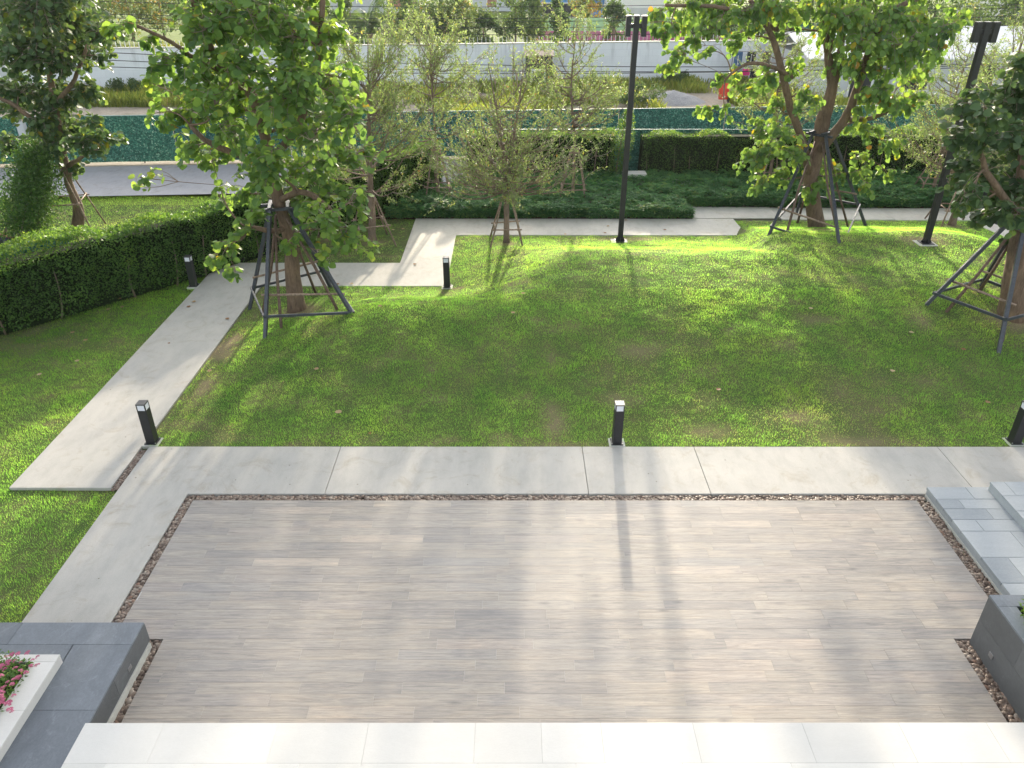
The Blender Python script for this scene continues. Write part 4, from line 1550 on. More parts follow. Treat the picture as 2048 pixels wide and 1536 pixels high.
# ------------------------------------------------------------------ hedges and low bed
def hedge(name, label, pts, h, th, dens, stems, seed, hvar=.20):
    """pts: front base line; grows away (left of direction) by th"""
    global RNG
    RNG = np.random.default_rng(seed)
    random.seed(seed)
    P = np.array(pts, float)
    cen = (P[0] + P[-1]) / 2
    t = empty(name, (cen[0], cen[1], 0))
    tag(t, label, 'hedge', 'clipped hedges round the garden')
    seg = np.diff(P, axis=0)
    L = np.linalg.norm(seg, axis=1)
    cum = np.concatenate([[0], np.cumsum(L)])
    tot = cum[-1]

    def at(s):
        k = np.clip(np.searchsorted(cum, s, side='right') - 1, 0, len(L) - 1)
        u = (s - cum[k]) / L[k]
        p = P[k] + seg[k] * u[:, None]
        d = seg[k] / L[k][:, None]
        n = np.stack([-d[:, 1], d[:, 0]], 1)
        return p, d, n
    n = int(tot * (h * 1.2 + th) * dens * 1.5)
    s = RNG.uniform(0, tot, n)
    which = RNG.random(n)
    hh = h + hvar * (noise2(s, s * 0, .9, seed) - .5) * 2 + .08 * (noise2(s, s * 0, .3, seed + 1) - .5)
    z = RNG.uniform(.02, 1, n) * hh
    dep = np.abs(RNG.normal(0, .05, n)) + .26 * noise2(s, z * .6, .5, seed + 2) + .10 * noise2(s, z, .2, seed + 3) - .20
    top = which < th / (h + th) * 1.15
    back = (which > .93)
    dep = np.where(top, RNG.uniform(0, th, n), dep)
    z = np.where(top, hh - np.abs(RNG.normal(0, .06, n)) + .02, z)
    dep = np.where(back & ~top, th - np.abs(RNG.normal(0, .06, n)), dep)
    # thin near the ground
    keep = (RNG.random(n) < np.clip(.25 + z / .35, 0, 1))
    # gaps between plants
    gap = noise2(s, z, .35, seed + 5)
    keep &= (RNG.random(n) < np.clip(.35 + gap * 1.6, 0, 1)) | top
    s, z, dep, top = s[keep], z[keep], dep[keep], top[keep]
    p, d, nn = at(s)
    n = len(s)
    X = p + nn * dep[:, None] - nn * .0
    C = np.stack([X[:, 0], X[:, 1], z], 1)
    out = np.stack([-nn[:, 0], -nn[:, 1], np.zeros(n)], 1)
    D = RNG.normal(0, .8, (n, 3)) + out * .5 + np.array([0, 0, .25])
    Nn = RNG.normal(0, .6, (n, 3)) + out * .5 + np.array([0, 0, .7])
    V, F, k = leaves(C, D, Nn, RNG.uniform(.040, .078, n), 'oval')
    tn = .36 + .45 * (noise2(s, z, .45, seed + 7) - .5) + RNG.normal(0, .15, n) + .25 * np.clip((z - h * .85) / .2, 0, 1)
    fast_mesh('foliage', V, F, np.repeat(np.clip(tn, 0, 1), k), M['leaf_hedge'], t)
    # dense inner growth
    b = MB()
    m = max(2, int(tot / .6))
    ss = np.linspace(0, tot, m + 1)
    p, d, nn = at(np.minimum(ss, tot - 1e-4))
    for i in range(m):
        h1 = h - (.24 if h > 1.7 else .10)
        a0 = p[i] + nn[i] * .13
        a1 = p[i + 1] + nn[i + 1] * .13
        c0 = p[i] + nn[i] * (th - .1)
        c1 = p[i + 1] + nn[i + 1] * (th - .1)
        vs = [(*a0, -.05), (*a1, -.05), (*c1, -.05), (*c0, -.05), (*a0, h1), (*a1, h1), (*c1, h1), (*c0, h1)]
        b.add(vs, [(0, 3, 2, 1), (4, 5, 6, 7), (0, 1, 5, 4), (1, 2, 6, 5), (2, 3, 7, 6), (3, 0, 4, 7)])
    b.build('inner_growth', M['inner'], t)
    for k in range(stems):
        s0 = np.array([tot * (k + RNG.uniform(.2, .8)) / stems])
        p, d, nn = at(s0)
        p, d, nn = p[0], d[0], nn[0]
        a = np.array([*(p + nn * .06), -.05])
        e = np.array([*(p + nn * RNG.uniform(.0, .08) + d * RNG.uniform(-.15, .15)), h * RNG.uniform(.5, .75)])
        b = MB()
        b.tube(seg_pts(a, e, 4, .03), np.linspace(.026, .012, 5), 6, rough=.15)
        b.build('stem', M['bark_grey'], t, smooth=True)
    return t


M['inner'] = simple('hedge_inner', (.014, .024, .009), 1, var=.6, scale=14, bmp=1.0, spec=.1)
hedge('hedge', 'long clipped green hedge running down the left side of the garden', [(-17.5, 9.2), (-12.6, 14.0), (-10.2, 16.55), (-7.95, 18.95), (-4.5, 24.0), (-2.4, 27.6)], 1.72, .72, 900, 20, 51)
hedge('hedge', 'clipped green hedge along the back, left of the tall lamp post', [(-1.6, 28.6), (3.9, 28.75)], 1.64, .7, 560, 10, 53, .16)
hedge('hedge', 'clipped green hedge along the back, right of the tall lamp post', [(4.9, 28.75), (24, 28.9)], 1.64, .7, 480, 24, 54, .20)


def cover(name, label, regs, h, dens, seed, leaf=.085):
    r = np.random.default_rng(seed)
    P = []
    for (x0, y0, x1, y1) in regs:
        n = int((x1 - x0) * (y1 - y0) * dens)
        P.append(np.stack([r.uniform(x0, x1, n), r.uniform(y0, y1, n)], 1))
    P = np.concatenate(P)
    P = P[P[:, 0] > hedge_x(P[:, 1]) + .25]
    ex = []
    for (x0, y0, x1) in ((-4, 23.9, 5.9), (5.8, 25.2, 8.8), (8.8, 25.1, 20)):
        m = int((x1 - x0) * 260)
        ex.append(np.stack([r.uniform(x0, x1, m), r.uniform(y0, y0 + .25, m)], 1))
    nb_ = len(P)
    P = np.concatenate([P] + ex)
    n = len(P)
    low = np.arange(n) >= nb_
    hh = h * (.65 + .6 * noise2(P[:, 0], P[:, 1], .45, seed)) * np.where(low, r.uniform(.1, .9, n), 1)
    Vs, Fs, Ts = [], [], []
    # rosettes of leaves at three heights
    rep = 6
    C = np.repeat(np.stack([P[:, 0], P[:, 1], hh * r.uniform(.25, 1.05, n) ** .6], 1), rep, 0)
    az = np.tile(np.arange(rep) * 2 * math.pi / rep, n) + np.repeat(r.uniform(0, 6.28, n), rep)
    D = np.stack([np.cos(az), np.sin(az), r.uniform(-.35, .55, n * rep)], 1)
    V, F, k = leaves(C, D, np.tile([0, 0, 1.0], (n * rep, 1)) + r.normal(0, .25, (n * rep, 3)), leaf * r.uniform(.8, 1.3, n * rep), 'slim')
    tt = np.repeat(np.clip(.45 + r.normal(0, .26, n) + .3 * (noise2(P[:, 0], P[:, 1], 1.2, 77) - .5), 0, 1), rep * k)
    o = fast_mesh(name, V, F, tt, M['leaf_cover'])
    return tag(o, label, 'ground cover', kind='stuff')


lawn = MB()
lawn.add([(-7, 23.88, -.03), (24, 23.88, -.03), (24, 29.6, -.03), (-7, 29.6, -.03)], [(0, 1, 2, 3)])
tag(lawn.build('bed_soil', M['bed_soil']), kind='structure')
cover('ground_cover', 'low dark green leafy ground cover filling the bed before the back hedge', [(-4, 23.93, 5.85, 25.3), (-4.5, 25.3, 20, 28.8)], .36, 150, 61, .125)

# tall shoot of hedge behind the lamp post
t = empty('climbing_shrub', (4.0, 28.5, 0))
tag(t, 'tall narrow leafy shrub behind the lamp post, rising above the hedge', 'shrub')
r = np.random.default_rng(5)
n = 3000
z = r.uniform(.3, 2.55, n)
rad = .42 * (1 - ((z - 1.2) / 1.5) ** 2 * .8)
a = r.uniform(0, 6.28, n)
q = rad * np.sqrt(r.random(n))
C = np.stack([3.95 + .12 * z + np.cos(a) * q, 28.5 + np.sin(a) * q * .8, z], 1)
V, F, k = leaves(C, r.normal(0, 1, (n, 3)), r.normal(0, .5, (n, 3)) + np.array([0, 0, 1]), r.uniform(.05, .08, n), 'oval')
fast_mesh('foliage', V, F, np.repeat(np.clip(r.normal(.5, .2, n), 0, 1), k), M['leaf_hedge'], t)
b = MB()
b.tube([(3.9, 28.4, 0), (4.0, 28.45, 1.0), (4.15, 28.5, 2.2)], [.03, .025, .01], 6)
b.build('stem', M['bark_grey'], t)

b = MB()
b.box((4.15, 27.85, -.05), (5.0, 28.35, .42))
tag(b.build('drain_box', M['white_stone'], bevel=.01), 'low white concrete box at the foot of the back hedge', 'concrete box')

# ------------------------------------------------------------------ screens, road-side fence
def screen(name, label, a, c, h, z0=.02, n=8):
    a = np.array(a, float)
    c = np.array(c, float)
    t = empty(name, ((a[0] + c[0]) / 2, (a[1] + c[1]) / 2, 0))
    tag(t, label, 'screen fence', 'teal screen fences')
    d = (c - a)
    L = np.linalg.norm(d)
    d = d / L
    nrm = np.array([d[1], -d[0]])
    b = MB()
    m = int(L / .5)
    tone = random.random()
    for i in range(m):
        p0 = a + d * (L * i / m + (.02 if i % 9 == 0 else 0))
        p1 = a + d * L * (i + 1) / m
        o0 = nrm * .03 * math.sin(i * 1.7)
        o1 = nrm * .03 * math.sin((i + 1) * 1.7)
        v = [(*(p0 + o0), z0), (*(p1 + o1), z0), (*(p1 + o1), h), (*(p0 + o0), h), (*(p0 + o0 - nrm * .03), z0), (*(p1 + o1 - nrm * .03), z0), (*(p1 + o1 - nrm * .03), h), (*(p0 + o0 - nrm * .03), h)]
        b.add(v, [(0, 1, 2, 3), (5, 4, 7, 6), (3, 2, 6, 7), (1, 0, 4, 5)])
        if (i + 1) % 9 == 0 or i == m - 1:
            for q in range(len(b.t)):
                b.t[q][:] = tone
            b.build('leaf_panel', M['screen'], t)
            b = MB()
            tone = random.random()
    b = MB()
    b.tube([(*a, h + .012), (*c, h + .012)], .018, 6)
    b.build('top_rail', M['rail_wire'], t)
    for i in range(n):
        p = a + d * L * (i + .5) / n - nrm * .08
        b = MB()
        b.tube([(*p, -.1), (*p, h - .03)], .025, 6)
        b.build('fence_post', M['black_metal'], t)
    return t


M['rail_wire'] = simple('pale_top_rail', (.30, .42, .40), .5, var=.1)
screen('road_fence', 'long teal leaf-patterned screen fence beyond the road', (-45, 32.45 - 3.6), (40, 32.45 + 3.2), 1.82, .04, 24)
screen('hedge_fence', 'teal screen fence standing right behind the back hedge', (-1.0, 29.65), (24, 29.75), 1.62, .02, 10)
screen('side_fence', 'teal screen fence hidden behind the long left hedge', (-18.15, 9.85), (-10.6, 17.55), 1.60, .02, 7)

# white wall with spikes
aW, cW = np.array([-60.0, 52.3 - 7.2 - .6]), np.array([18.5, 52.3 + 2.2])
t = empty('boundary_wall', (-20, 50, 0))
tag(t, 'long stained white block wall topped with spikes, beyond the lot', 'wall')
b = MB()
d = cW - aW
Lw = np.linalg.norm(d)
d /= Lw
nr = np.array([d[1], -d[0]])
b.bar((*aW, 1.15), (*cW, 1.15), .2, 2.5)
b.build('wall_body', M['white_wall'], t)
b = MB()
b.bar((*aW, 2.43), (*cW, 2.43), .26, .07)
b.build('coping', M['plinth'], t)
wh = simple('white_paint', (.72, .73, .72), .6, var=.08)
M['white_paint'] = wh
sp = MB()
sp.bar((0, 0, 0), (0, 0, .34), .025, .025)
first = None
rest = MB()
k = 0
c0 = .5
for s in np.arange(28, Lw, .26):
    p = aW + d * s
    if k < 100 and s > Lw - 52 and int(k) >= 0 and s < Lw - 26:
        if first is None:
            first = sp.build('spike', wh, t, loc=(0, 0, 0))
            o = first
        else:
            o = first.copy()
            link(o, t)
        o.location = Vector((p[0], p[1], 2.46)) - t.location
        k += 1
    else:
        rest.bar((*p, 2.46), (*p, 2.80), .025, .025)
o = rest.build('spikes', wh, t)
o['kind'] = 'stuff'

# green and pink wall further back
t = empty('painted_wall', (15, 80, 0))
tag(t, 'pale green garden wall with a pink base band, far behind the white wall', 'wall')
x0, x1 = AT(1068, 60, 80)[0], AT(1590, 60, 80)[0]
b = MB()
b.box((x0, 80, .82), (x1, 80.2, 1.95))
b.build('green_panel', simple('pale_green_paint', (.42, .62, .38), .8, var=.06, scale=2), t)
b = MB()
b.box((x0, 79.96, 0), (x1, 80.2, .82))
b.build('pink_band', simple('pink_paint', (.58, .16, .34), .8, var=.1, scale=2), t)
pxs = [1070, 1170, 1273, 1374, 1475, 1578]
for px in pxs:
    x = AT(px, 60, 80)[0]
    b = MB()
    b.box((x - .13, 79.85, 0), (x + .13, 80.1, 1.99))
    b.build('pillar', wh, t)

# ------------------------------------------------------------------ buildings
def building(name, label, x0, x1, y, depth, h, wallm, roofm, wins, roof='flat', over=.3):
    t = empty(name, ((x0 + x1) / 2, y, 0))
    tag(t, label, 'building')
    b = MB()
    b.box((x0, y, -.1), (x1, y + depth, h))
    b.build('wall', wallm, t)
    b = MB()
    if roof == 'flat':
        b.box((x0 - over, y - over, h + .003), (x1 + over, y + depth + over, h + .25))
    else:
        b.add([(x0 - over, y - over, h), (x1 + over, y - over, h), (x1 + over, y + depth * .5, h + roof), (x0 - over, y + depth * .5, h + roof), (x0 - over, y + depth + over, h), (x1 + over, y + depth + over, h),
               (x0 - over, y - over, h + .08), (x1 + over, y - over, h + .08), (x1 + over, y + depth * .5, h + roof + .08), (x0 - over, y + depth * .5, h + roof + .08), (x0 - over, y + depth + over, h + .08), (x1 + over, y + depth + over, h + .08)],
              [(0, 1, 2, 3), (3, 2, 5, 4), (6, 9, 8, 7), (9, 10, 11, 8), (0, 6, 7, 1), (4, 5, 11, 10), (0, 3, 9, 6), (3, 4, 10, 9), (1, 7, 8, 2), (2, 8, 11, 5)])
    b.build('roof', roofm, t)
    for (wx, wz, ww, wh_, wm) in wins:
        b = MB()
        b.box((wx, y - .05, wz), (wx + ww, y - .003, wz + wh_))
        f = b.build('window', wh, t)
        b = MB()
        b.box((wx + .12, y - .07, wz + .12), (wx + ww - .12, y - .052, wz + wh_ - .12))
        b.build('pane', wm, f)
    return t


M['roof_white'] = None
m_, nt_, b_ = mat('white_corrugated_roof')
w_ = nt_.nodes.new('ShaderNodeTexWave')
w_.inputs['Scale'].default_value = 1.6
g2 = nt_.nodes.new('ShaderNodeNewGeometry')
nt_.links.new(g2.outputs['Position'], w_.inputs['Vector'])
nt_.links.new(ramp(nt_, noise(nt_, .6, 5), [(.3, (.66, .67, .70)), (.7, (.78, .78, .78))]), b_.inputs['Base Color'])
b_.inputs['Roughness'].default_value = .45
bump(nt_, b_, w_.outputs['Fac'], .5, .03)
M['roof_white'] = m_
M['blue'] = simple('blue_sheet', (.10, .28, .62), .5, var=.2, scale=2)
M['dark_void'] = simple('dark_opening', (.015, .016, .02), .6)
M['brick'] = simple('red_brick', (.34, .17, .13), .9, var=.3, scale=8)
M['grey_paint'] = simple('light_grey_paint', (.52, .54, .56), .8, var=.1, scale=1)
M['window_glass'] = simple('window_glass', (.05, .06, .07), .15, var=.1, bmp=0)
xa, xb = AT(1612, 205, 46)[0], AT(1885, 205, 46)[0]
t = building('shed', 'low shed with a bright white metal roof behind the open right-hand tree', xa, xb, 46.0, 7.5, 2.25, M['grey_paint'], M['roof_white'], [(xa + 2.2, .0, 1.4, 1.7, M['dark_void']), (xa + 5.2, .5, 1.6, 1.0, M['dark_void'])], 1.0, .5)
xa, xb = AT(1885, 160, 47)[0], AT(2120, 160, 47)[0]
building('shed', 'second low shed with a pale roof at the upper right edge', xa + .8, xb, 48, 8, 2.3, M['grey_paint'], M['roof_white'], [(xa + 2.2, .2, 1.4, 1.7, M['dark_void'])], 1.1, .5)
# small dark hut seen through the slender trees
xa, xb = AT(1052, 160, 50)[0], AT(1104, 160, 50)[0]
building('hut', 'small dark hut with a rusty roof against the white wall', xa, xb, 50.0, 2.0, 1.9, M['dark_void'], simple('rusty_roof', (.20, .14, .12), .8, var=.3), [(xa + .3, .3, .9, .9, M['dark_void'])], .2, .1)
# far buildings
xa, xb = AT(660, 5, 118)[0], AT(845, 5, 118)[0]
building('far_house', 'far grey and red-brick house at the top left of centre', xa, xb, 118, 10, 5.2, M['grey_paint'], M['roof_white'], [(xa + 8.0 + i * .01, .6, 4.2, 1.9, M['brick']) for i in range(1)] + [(xa + 1.2, .8, 2, 1.6, M['window_glass'])])
xa, xb = AT(945, 5, 122)[0], AT(1058, 5, 122)[0]
building('far_house', 'far pale house with brick panels at the top centre', xa, xb, 122, 9, 5.0, M['grey_paint'], M['roof_white'], [(xa + 2.0, .3, 1.6, 2.2, M['brick']), (xa + 4.6, .5, 1.5, 1.7, M['window_glass']), (xa + 6.6, .3, 1.5, 2.0, M['brick'])])
xa, xb = AT(1215, 20, 100)[0], AT(1330, 20, 100)[0]
building('warehouse', 'white warehouse with a blue roof edge behind the green wall', xa, xb, 98, 14, 4.2, wh, M['blue'], [(xa + 2, .4, 3.2, 1.5, M['grey_paint'])], .8, .6)
xa, xb = AT(1075, 20, 104)[0], AT(1210, 20, 104)[0]
building('far_shed', 'long blue-walled shed with a pale roof left of the white warehouse', xa, xb, 104, 8, 2.6, M['blue'], M['roof_white'], [(xa + .5, .3, 5.5, 1.7, M['dark_void'])], .7, .5)
xa, xb = AT(1960, 10, 100)[0], AT(2100, 10, 100)[0]
building('far_house', 'far grey-roofed house at the top right corner', xa, xb, 95, 10, 4.5, M['grey_paint'], simple('blue_grey_roof', (.25, .30, .38), .6), [(xa + 2, 1, 2, 1.5, M['window_glass'])], .8, .6)
# far teal screen and left structures
t = screen('far_fence', 'far teal net fence behind the white-roofed shed', (AT(1590, 60, 72)[0], 72), (AT(1960, 60, 72)[0], 72), 2.1, .1, 5)

# ------------------------------------------------------------------ far trees and palm
def far_tree(px, py, Y, w, h, label, seed, tone=0.0, palm=False, tripod=False, n=2600, ls=.30, conic=False):
    r = np.random.default_rng(seed)
    g = AT(px, py, Y)
    base = np.array([g[0], Y, 0])
    t = empty('far_tree' if not palm else 'palm_tree', base)
    tag(t, label, 'palm tree' if palm else 'tree', None if palm else 'far trees behind the white wall')
    b = MB()
    if palm:
        b.tube([base, base + (0.1, 0, h * .45)], [.25, .16], 7)
        b.build('trunk', M['bark_grey'], t)
        b = MB()
        for i in range(26):
            az = r.uniform(0, 6.28)
            el = r.uniform(.1, 1.3)
            L = w * r.uniform(.5, .75)
            P = []
            for k in range(8):
                u = k / 7
                hor = L * math.cos(el) * u
                zz = L * math.sin(el) * u - .75 * L * u * u * math.cos(el) - .1 * L * u * u
                P.append(base + (0, 0, h * .42) + np.array([math.cos(az) * hor, math.sin(az) * hor, zz]))
            b.tube(P, np.linspace(.05, .01, 8), 4, .5)
            for k in range(1, 8):
                for q in range(4):
                    a = P[k - 1] + (P[k] - P[k - 1]) * (q / 4)
                    d = P[k] - P[k - 1]
                    sd = np.cross(d, [0, 0, 1])
                    sd /= np.linalg.norm(sd) + 1e-9
                    for s in (-1, 1):
                        e = a + sd * s * .75 + d * .4 + np.array([0, 0, -.45])
                        m = (a + e) / 2 + np.array([0, 0, .08])
                        b.add([a, m + d * .10, e, m - d * .10], [(0, 1, 2, 3)], r.uniform(.2, .8))
        b.build('fronds', M['leaf_bg'], t)
        return t
    b.tube([base, base + (.1, 0, h * .4), base + (0, 0, h * .8)], [.12, .09, .03], 6)
    b.build('trunk', M['bark_grey'], t)
    nb = int(9 + w * h * .8)
    cs = []
    for i in range(nb):
        u = r.random()
        z = h * (.18 + .78 * u)
        rr = w / 2 * ((1 - u * .9) if conic else math.sqrt(max(.05, 1 - (2 * u - .9) ** 2))) * math.sqrt(r.random())
        az = r.uniform(0, 6.28)
        cs.append((base[0] + rr * math.cos(az), base[1] + rr * math.sin(az), z, r.uniform(.3, .62) * min(w, h) * .34))
    cs = np.array(cs)
    k = r.integers(0, nb, n)
    d = r.normal(0, 1, (n, 3))
    d /= np.linalg.norm(d, axis=1)[:, None]
    C = cs[k, :3] + d * cs[k, 3:4] * r.uniform(.4, 1.05, n)[:, None]
    C[:, 2] = np.maximum(C[:, 2], .1)
    V, F, kk = leaves(C, r.normal(0, 1, (n, 3)), r.normal(0, .6, (n, 3)) + np.array([0, 0, 1]), r.uniform(.6, 1.3, n) * ls, 'oval')
    ct = r.normal(0, .12, nb)
    fast_mesh('crown', V, F, np.repeat(np.clip(.45 + tone + ct[k] + r.normal(0, .13, n) + .04 * d[:, 2], 0, 1), kk), M['leaf_bg'], t)
    if tripod:
        for s in range(4):
            an = s * math.pi / 2 + .5
            b = MB()
            b.tube([base + (math.cos(an) * .9, math.sin(an) * .9, 0), base + (math.cos(an) * .12, math.sin(an) * .12, 1.9)], .05, 5)
            b.build('stake', M['pole_wood_dark'], t)
    return t


FT = [
    (190, 30, 70, 7, 5.5, 'dark bushy far tree above the white wall at the upper left', .0, False),
    (255, 25, 78, 7, 6, 'far tree with orange-tinged leaves at the upper left', .30, False),
    (110, 30, 64, 8, 6, 'far tree behind the bent left tree', -.1, False),
    (20, 30, 66, 8, 6, 'far tree at the upper left corner', -.1, False),
    (320, 30, 80, 8, 6, 'yellow-green far tree beside the orange-tinged one', .12, False),
    (700, 25, 66, 3.0, 4.2, 'thin far tree left of the palm', .0, False),
    (810, 20, 66, 4.4, 5.4, 'full green far tree right of the palm', .0, False),
    (880, 20, 70, 4.6, 5.0, 'dark far tree behind the top of a slender tree', -.1, False),
    (925, 30, 68, 4.6, 4.6, 'pale far tree on a tripod above the vase-shaped tree', .12, True),
    (965, 40, 68, 4.0, 2.9, 'low dark round bush beside the pale tripod tree', -.18, False),
    (895, 45, 67, 3.4, 2.6, 'low dark bush between two taller far trees', -.15, False),
    (1030, 15, 70, 4.6, 5.4, 'green far tree left of the green wall', .0, False),
    (1058, 30, 74, 3.6, 5.0, 'yellow-green far tree at the end of the green wall', .1, False),
    (1112, 30, 72, 3.2, 4.0, 'conical dark tree in front of the green wall', -.12, False),
    (1180, 20, 88, 5.0, 4.2, 'reddish far tree between the sheds', .36, False),
    (1225, 50, 74, 3.0, 3.4, 'small tree on a tripod before the green wall beside the lamp head', -.02, True),
    (1420, 40, 74, 4.5, 4.4, 'larger tree on a tripod before the green wall', -.02, True),
    (1512, 50, 75, 3.4, 3.6, 'tree on a tripod before the right end of the green wall', -.02, True),
    (1600, 20, 76, 6, 5, 'far tree behind the white-roofed shed', .05, False),
    (1680, 20, 80, 7, 5.5, 'far tree above the middle of the white roof', .0, False),
    (1780, 20, 78, 7, 5.5, 'far tree above the right of the white roof', -.05, False),
    (1870, 20, 76, 7, 5.5, 'far tree between the two pale-roofed sheds', .0, False),
    (1960, 20, 62, 6, 5.2, 'far tree above the second pale roof', .0, False),
    (2030, 20, 60, 6, 5.2, 'far tree at the upper right corner', .0, False),
    (1340, 0, 112, 8, 5, 'distant tree right of the white warehouse', .1, False),
    (600, 20, 76, 6, 5, 'far tree hidden behind the big round-leaved tree', .05, False),
    (500, 20, 74, 7, 5.5, 'far tree behind the top of the big round-leaved tree', .0, False),
    (410, 20, 76, 7, 5.5, 'far tree left of the big tree top', .05, False),
]
for i, (px, py, Y, w, h, lb, tone, tri) in enumerate(FT):
    far_tree(px, py, Y, w, h, lb, 300 + i, tone, False, tri, 3000 if w > 3.5 else 1800, .30 if Y > 70 else .26, conic=('conical' in lb))
far_tree(737, 40, 64, 5.0, 5.6, 'single palm with drooping fronds far behind the white wall', 99, 0, True)


def blades(name, label, regs, hgt, dens, seed, material='weed', w=.02, kind='stuff', mask=None):
    r = np.random.default_rng(seed)
    P = []
    for (x0, y0, x1, y1) in regs:
        n = int((x1 - x0) * (y1 - y0) * dens)
        P.append(np.stack([r.uniform(x0, x1, n), r.uniform(y0, y1, n)], 1))
    P = np.concatenate(P)
    if mask is not None:
        P = P[mask(P[:, 0], P[:, 1])]
    x, y = P[:, 0], P[:, 1]
    m = noise2(x, y, 1.6, seed)
    k = r.random(len(x)) < np.clip((m - .15) * 2, 0, 1)
    x, y, m = x[k], y[k], m[k]
    n = len(x)
    H = hgt * r.uniform(.4, 1.2, n) * (.4 + m)
    ang = r.uniform(0, 6.28, n)
    fa = r.uniform(0, 6.28, n)
    ln = H * r.uniform(.1, .6, n)
    V = np.zeros((n, 4, 3))
    wx, wy = np.cos(ang) * w, np.sin(ang) * w
    V[:, 0] = np.stack([x - wx, y - wy, np.full(n, -.1)], 1)
    V[:, 1] = np.stack([x + wx, y + wy, np.full(n, -.1)], 1)
    V[:, 2] = np.stack([x + np.cos(fa) * ln * .5 + wx * .6, y + np.sin(fa) * ln * .5 + wy * .6, H * .7], 1)
    V[:, 3] = np.stack([x + np.cos(fa) * ln, y + np.sin(fa) * ln, H], 1)
    F = np.array([(0, 1, 2), (0, 2, 3)])[None] + (np.arange(n) * 4)[:, None, None]
    o = fast_mesh(name, V.reshape(-1, 3), F.reshape(-1, 3), np.repeat(np.clip(.5 + r.normal(0, .2, n) + .4 * (noise2(x, y, 1.1, seed + 9) - .5), 0, 1), 4), M[material])
    return tag(o, label, 'weeds' if material == 'weed' else 'grass', kind=kind)


wl = lambda x, y: (y < 52.0 + .12 * x - .4) & (y > 33.4 + .08 * x)
blades('weeds', 'tall yellow-green weeds growing across the lot beyond the teal fence', [(-4, 33, 24, 53)], .50, 230, 71, mask=lambda x, y: wl(x, y) & ((noise2(x, y, 3.5, 5) > .34) | (y > 49)) & ~((abs(x - 10) < 2.6) & (abs(y - 46) < 3)) & ~((x > 8) & (x < 13.5) & (y < 44)))
blades('wall_weeds', 'green weeds along the foot of the white wall at the left', [(-30, 44, -4, 52)], .5, 260, 72, mask=lambda x, y: wl(x, y) & (y > 47.8 + .12 * x - 2.2))
blades('field_grass', 'bright tall grass of the field behind the white wall', [(-36, 60, 30, 74)], .42, 22, 73, w=.05)


def bush(px, py, w, h, label, seed, tone=0.0, n=2200):
    g = G(px, py)
    r = np.random.default_rng(seed)
    t = empty('bush', (g[0], g[1], 0))
    tag(t, label, 'bush')
    nb = 14
    cs = np.stack([g[0] + r.uniform(-.5, .5, nb) * w * .8, g[1] + r.uniform(-.4, .4, nb) * w * .6, r.uniform(.15, .8, nb) * h, r.uniform(.2, .34, nb) * h], 1)
    k = r.integers(0, nb, n)
    d = r.normal(0, 1, (n, 3))
    d /= np.linalg.norm(d, axis=1)[:, None]
    C = cs[k, :3] + d * cs[k, 3:4] * r.uniform(.4, 1.1, n)[:, None]
    C[:, 2] = np.maximum(C[:, 2], .02)
    V, F, kk = leaves(C, r.normal(0, 1, (n, 3)), r.normal(0, .6, (n, 3)) + np.array([0, 0, 1]), r.uniform(.08, .16, n), 'oval')
    fast_mesh('foliage', V, F, np.repeat(np.clip(.5 + tone + r.normal(0, .16, n), 0, 1), kk), M['leaf_bg'], t)
    b = MB()
    for i in range(5):
        b.tube([(g[0] + r.uniform(-.1, .1), g[1], 0), tuple(cs[i, :3])], [.02, .008], 5)
    b.build('stems', M['bark_grey'], t)


bush(1280, 212, 2.6, 1.3, 'green bush just beyond the teal fence beside the lamp post', 81, -.12)
bush(1240, 190, 2.4, 1.2, 'yellow-green bush farther back beside the lamp post', 82, .25)
bush(1345, 172, 2.6, .9, 'dark low bush at the foot of the white wall', 83, -.15)
bush(255, 190, 2.8, .9, 'round grey-green bush at the foot of the wall at the left', 84, -.1)
bush(1130, 205, 3.4, 1.1, 'yellow-green bush behind the slender tree', 85, .2)

# gravel heap
g = G(1335, 200)
t = MB()
r = np.random.default_rng(3)
nx = 40
X, Y_ = np.meshgrid(np.linspace(-1.9, 1.9, nx), np.linspace(-1.6, 1.6, nx))
Rr = np.sqrt((X / 1.9) ** 2 + (Y_ / 1.6) ** 2)
Z = .62 * np.clip(1 - Rr, 0, 1) ** .8 + .06 * (noise2(X, Y_, .25, 4) - .5) * (Rr < 1) - .08
V = np.stack([X.ravel() + g[0] + .3, Y_.ravel() + g[1], Z.ravel()], 1)
I = np.arange(nx * nx).reshape(nx, nx)
Q = np.stack([I[:-1, :-1].ravel(), I[:-1, 1:].ravel(), I[1:, 1:].ravel(), I[1:, :-1].ravel()], 1)
o = fast_mesh('gravel_heap', V, Q, np.full(len(V), .5), simple('grey_gravel', (.34, .33, .33), 1, var=.3, scale=16, bmp=1), smooth=True)
tag(o, 'low heap of grey gravel on the lot beyond the fence', 'gravel heap')

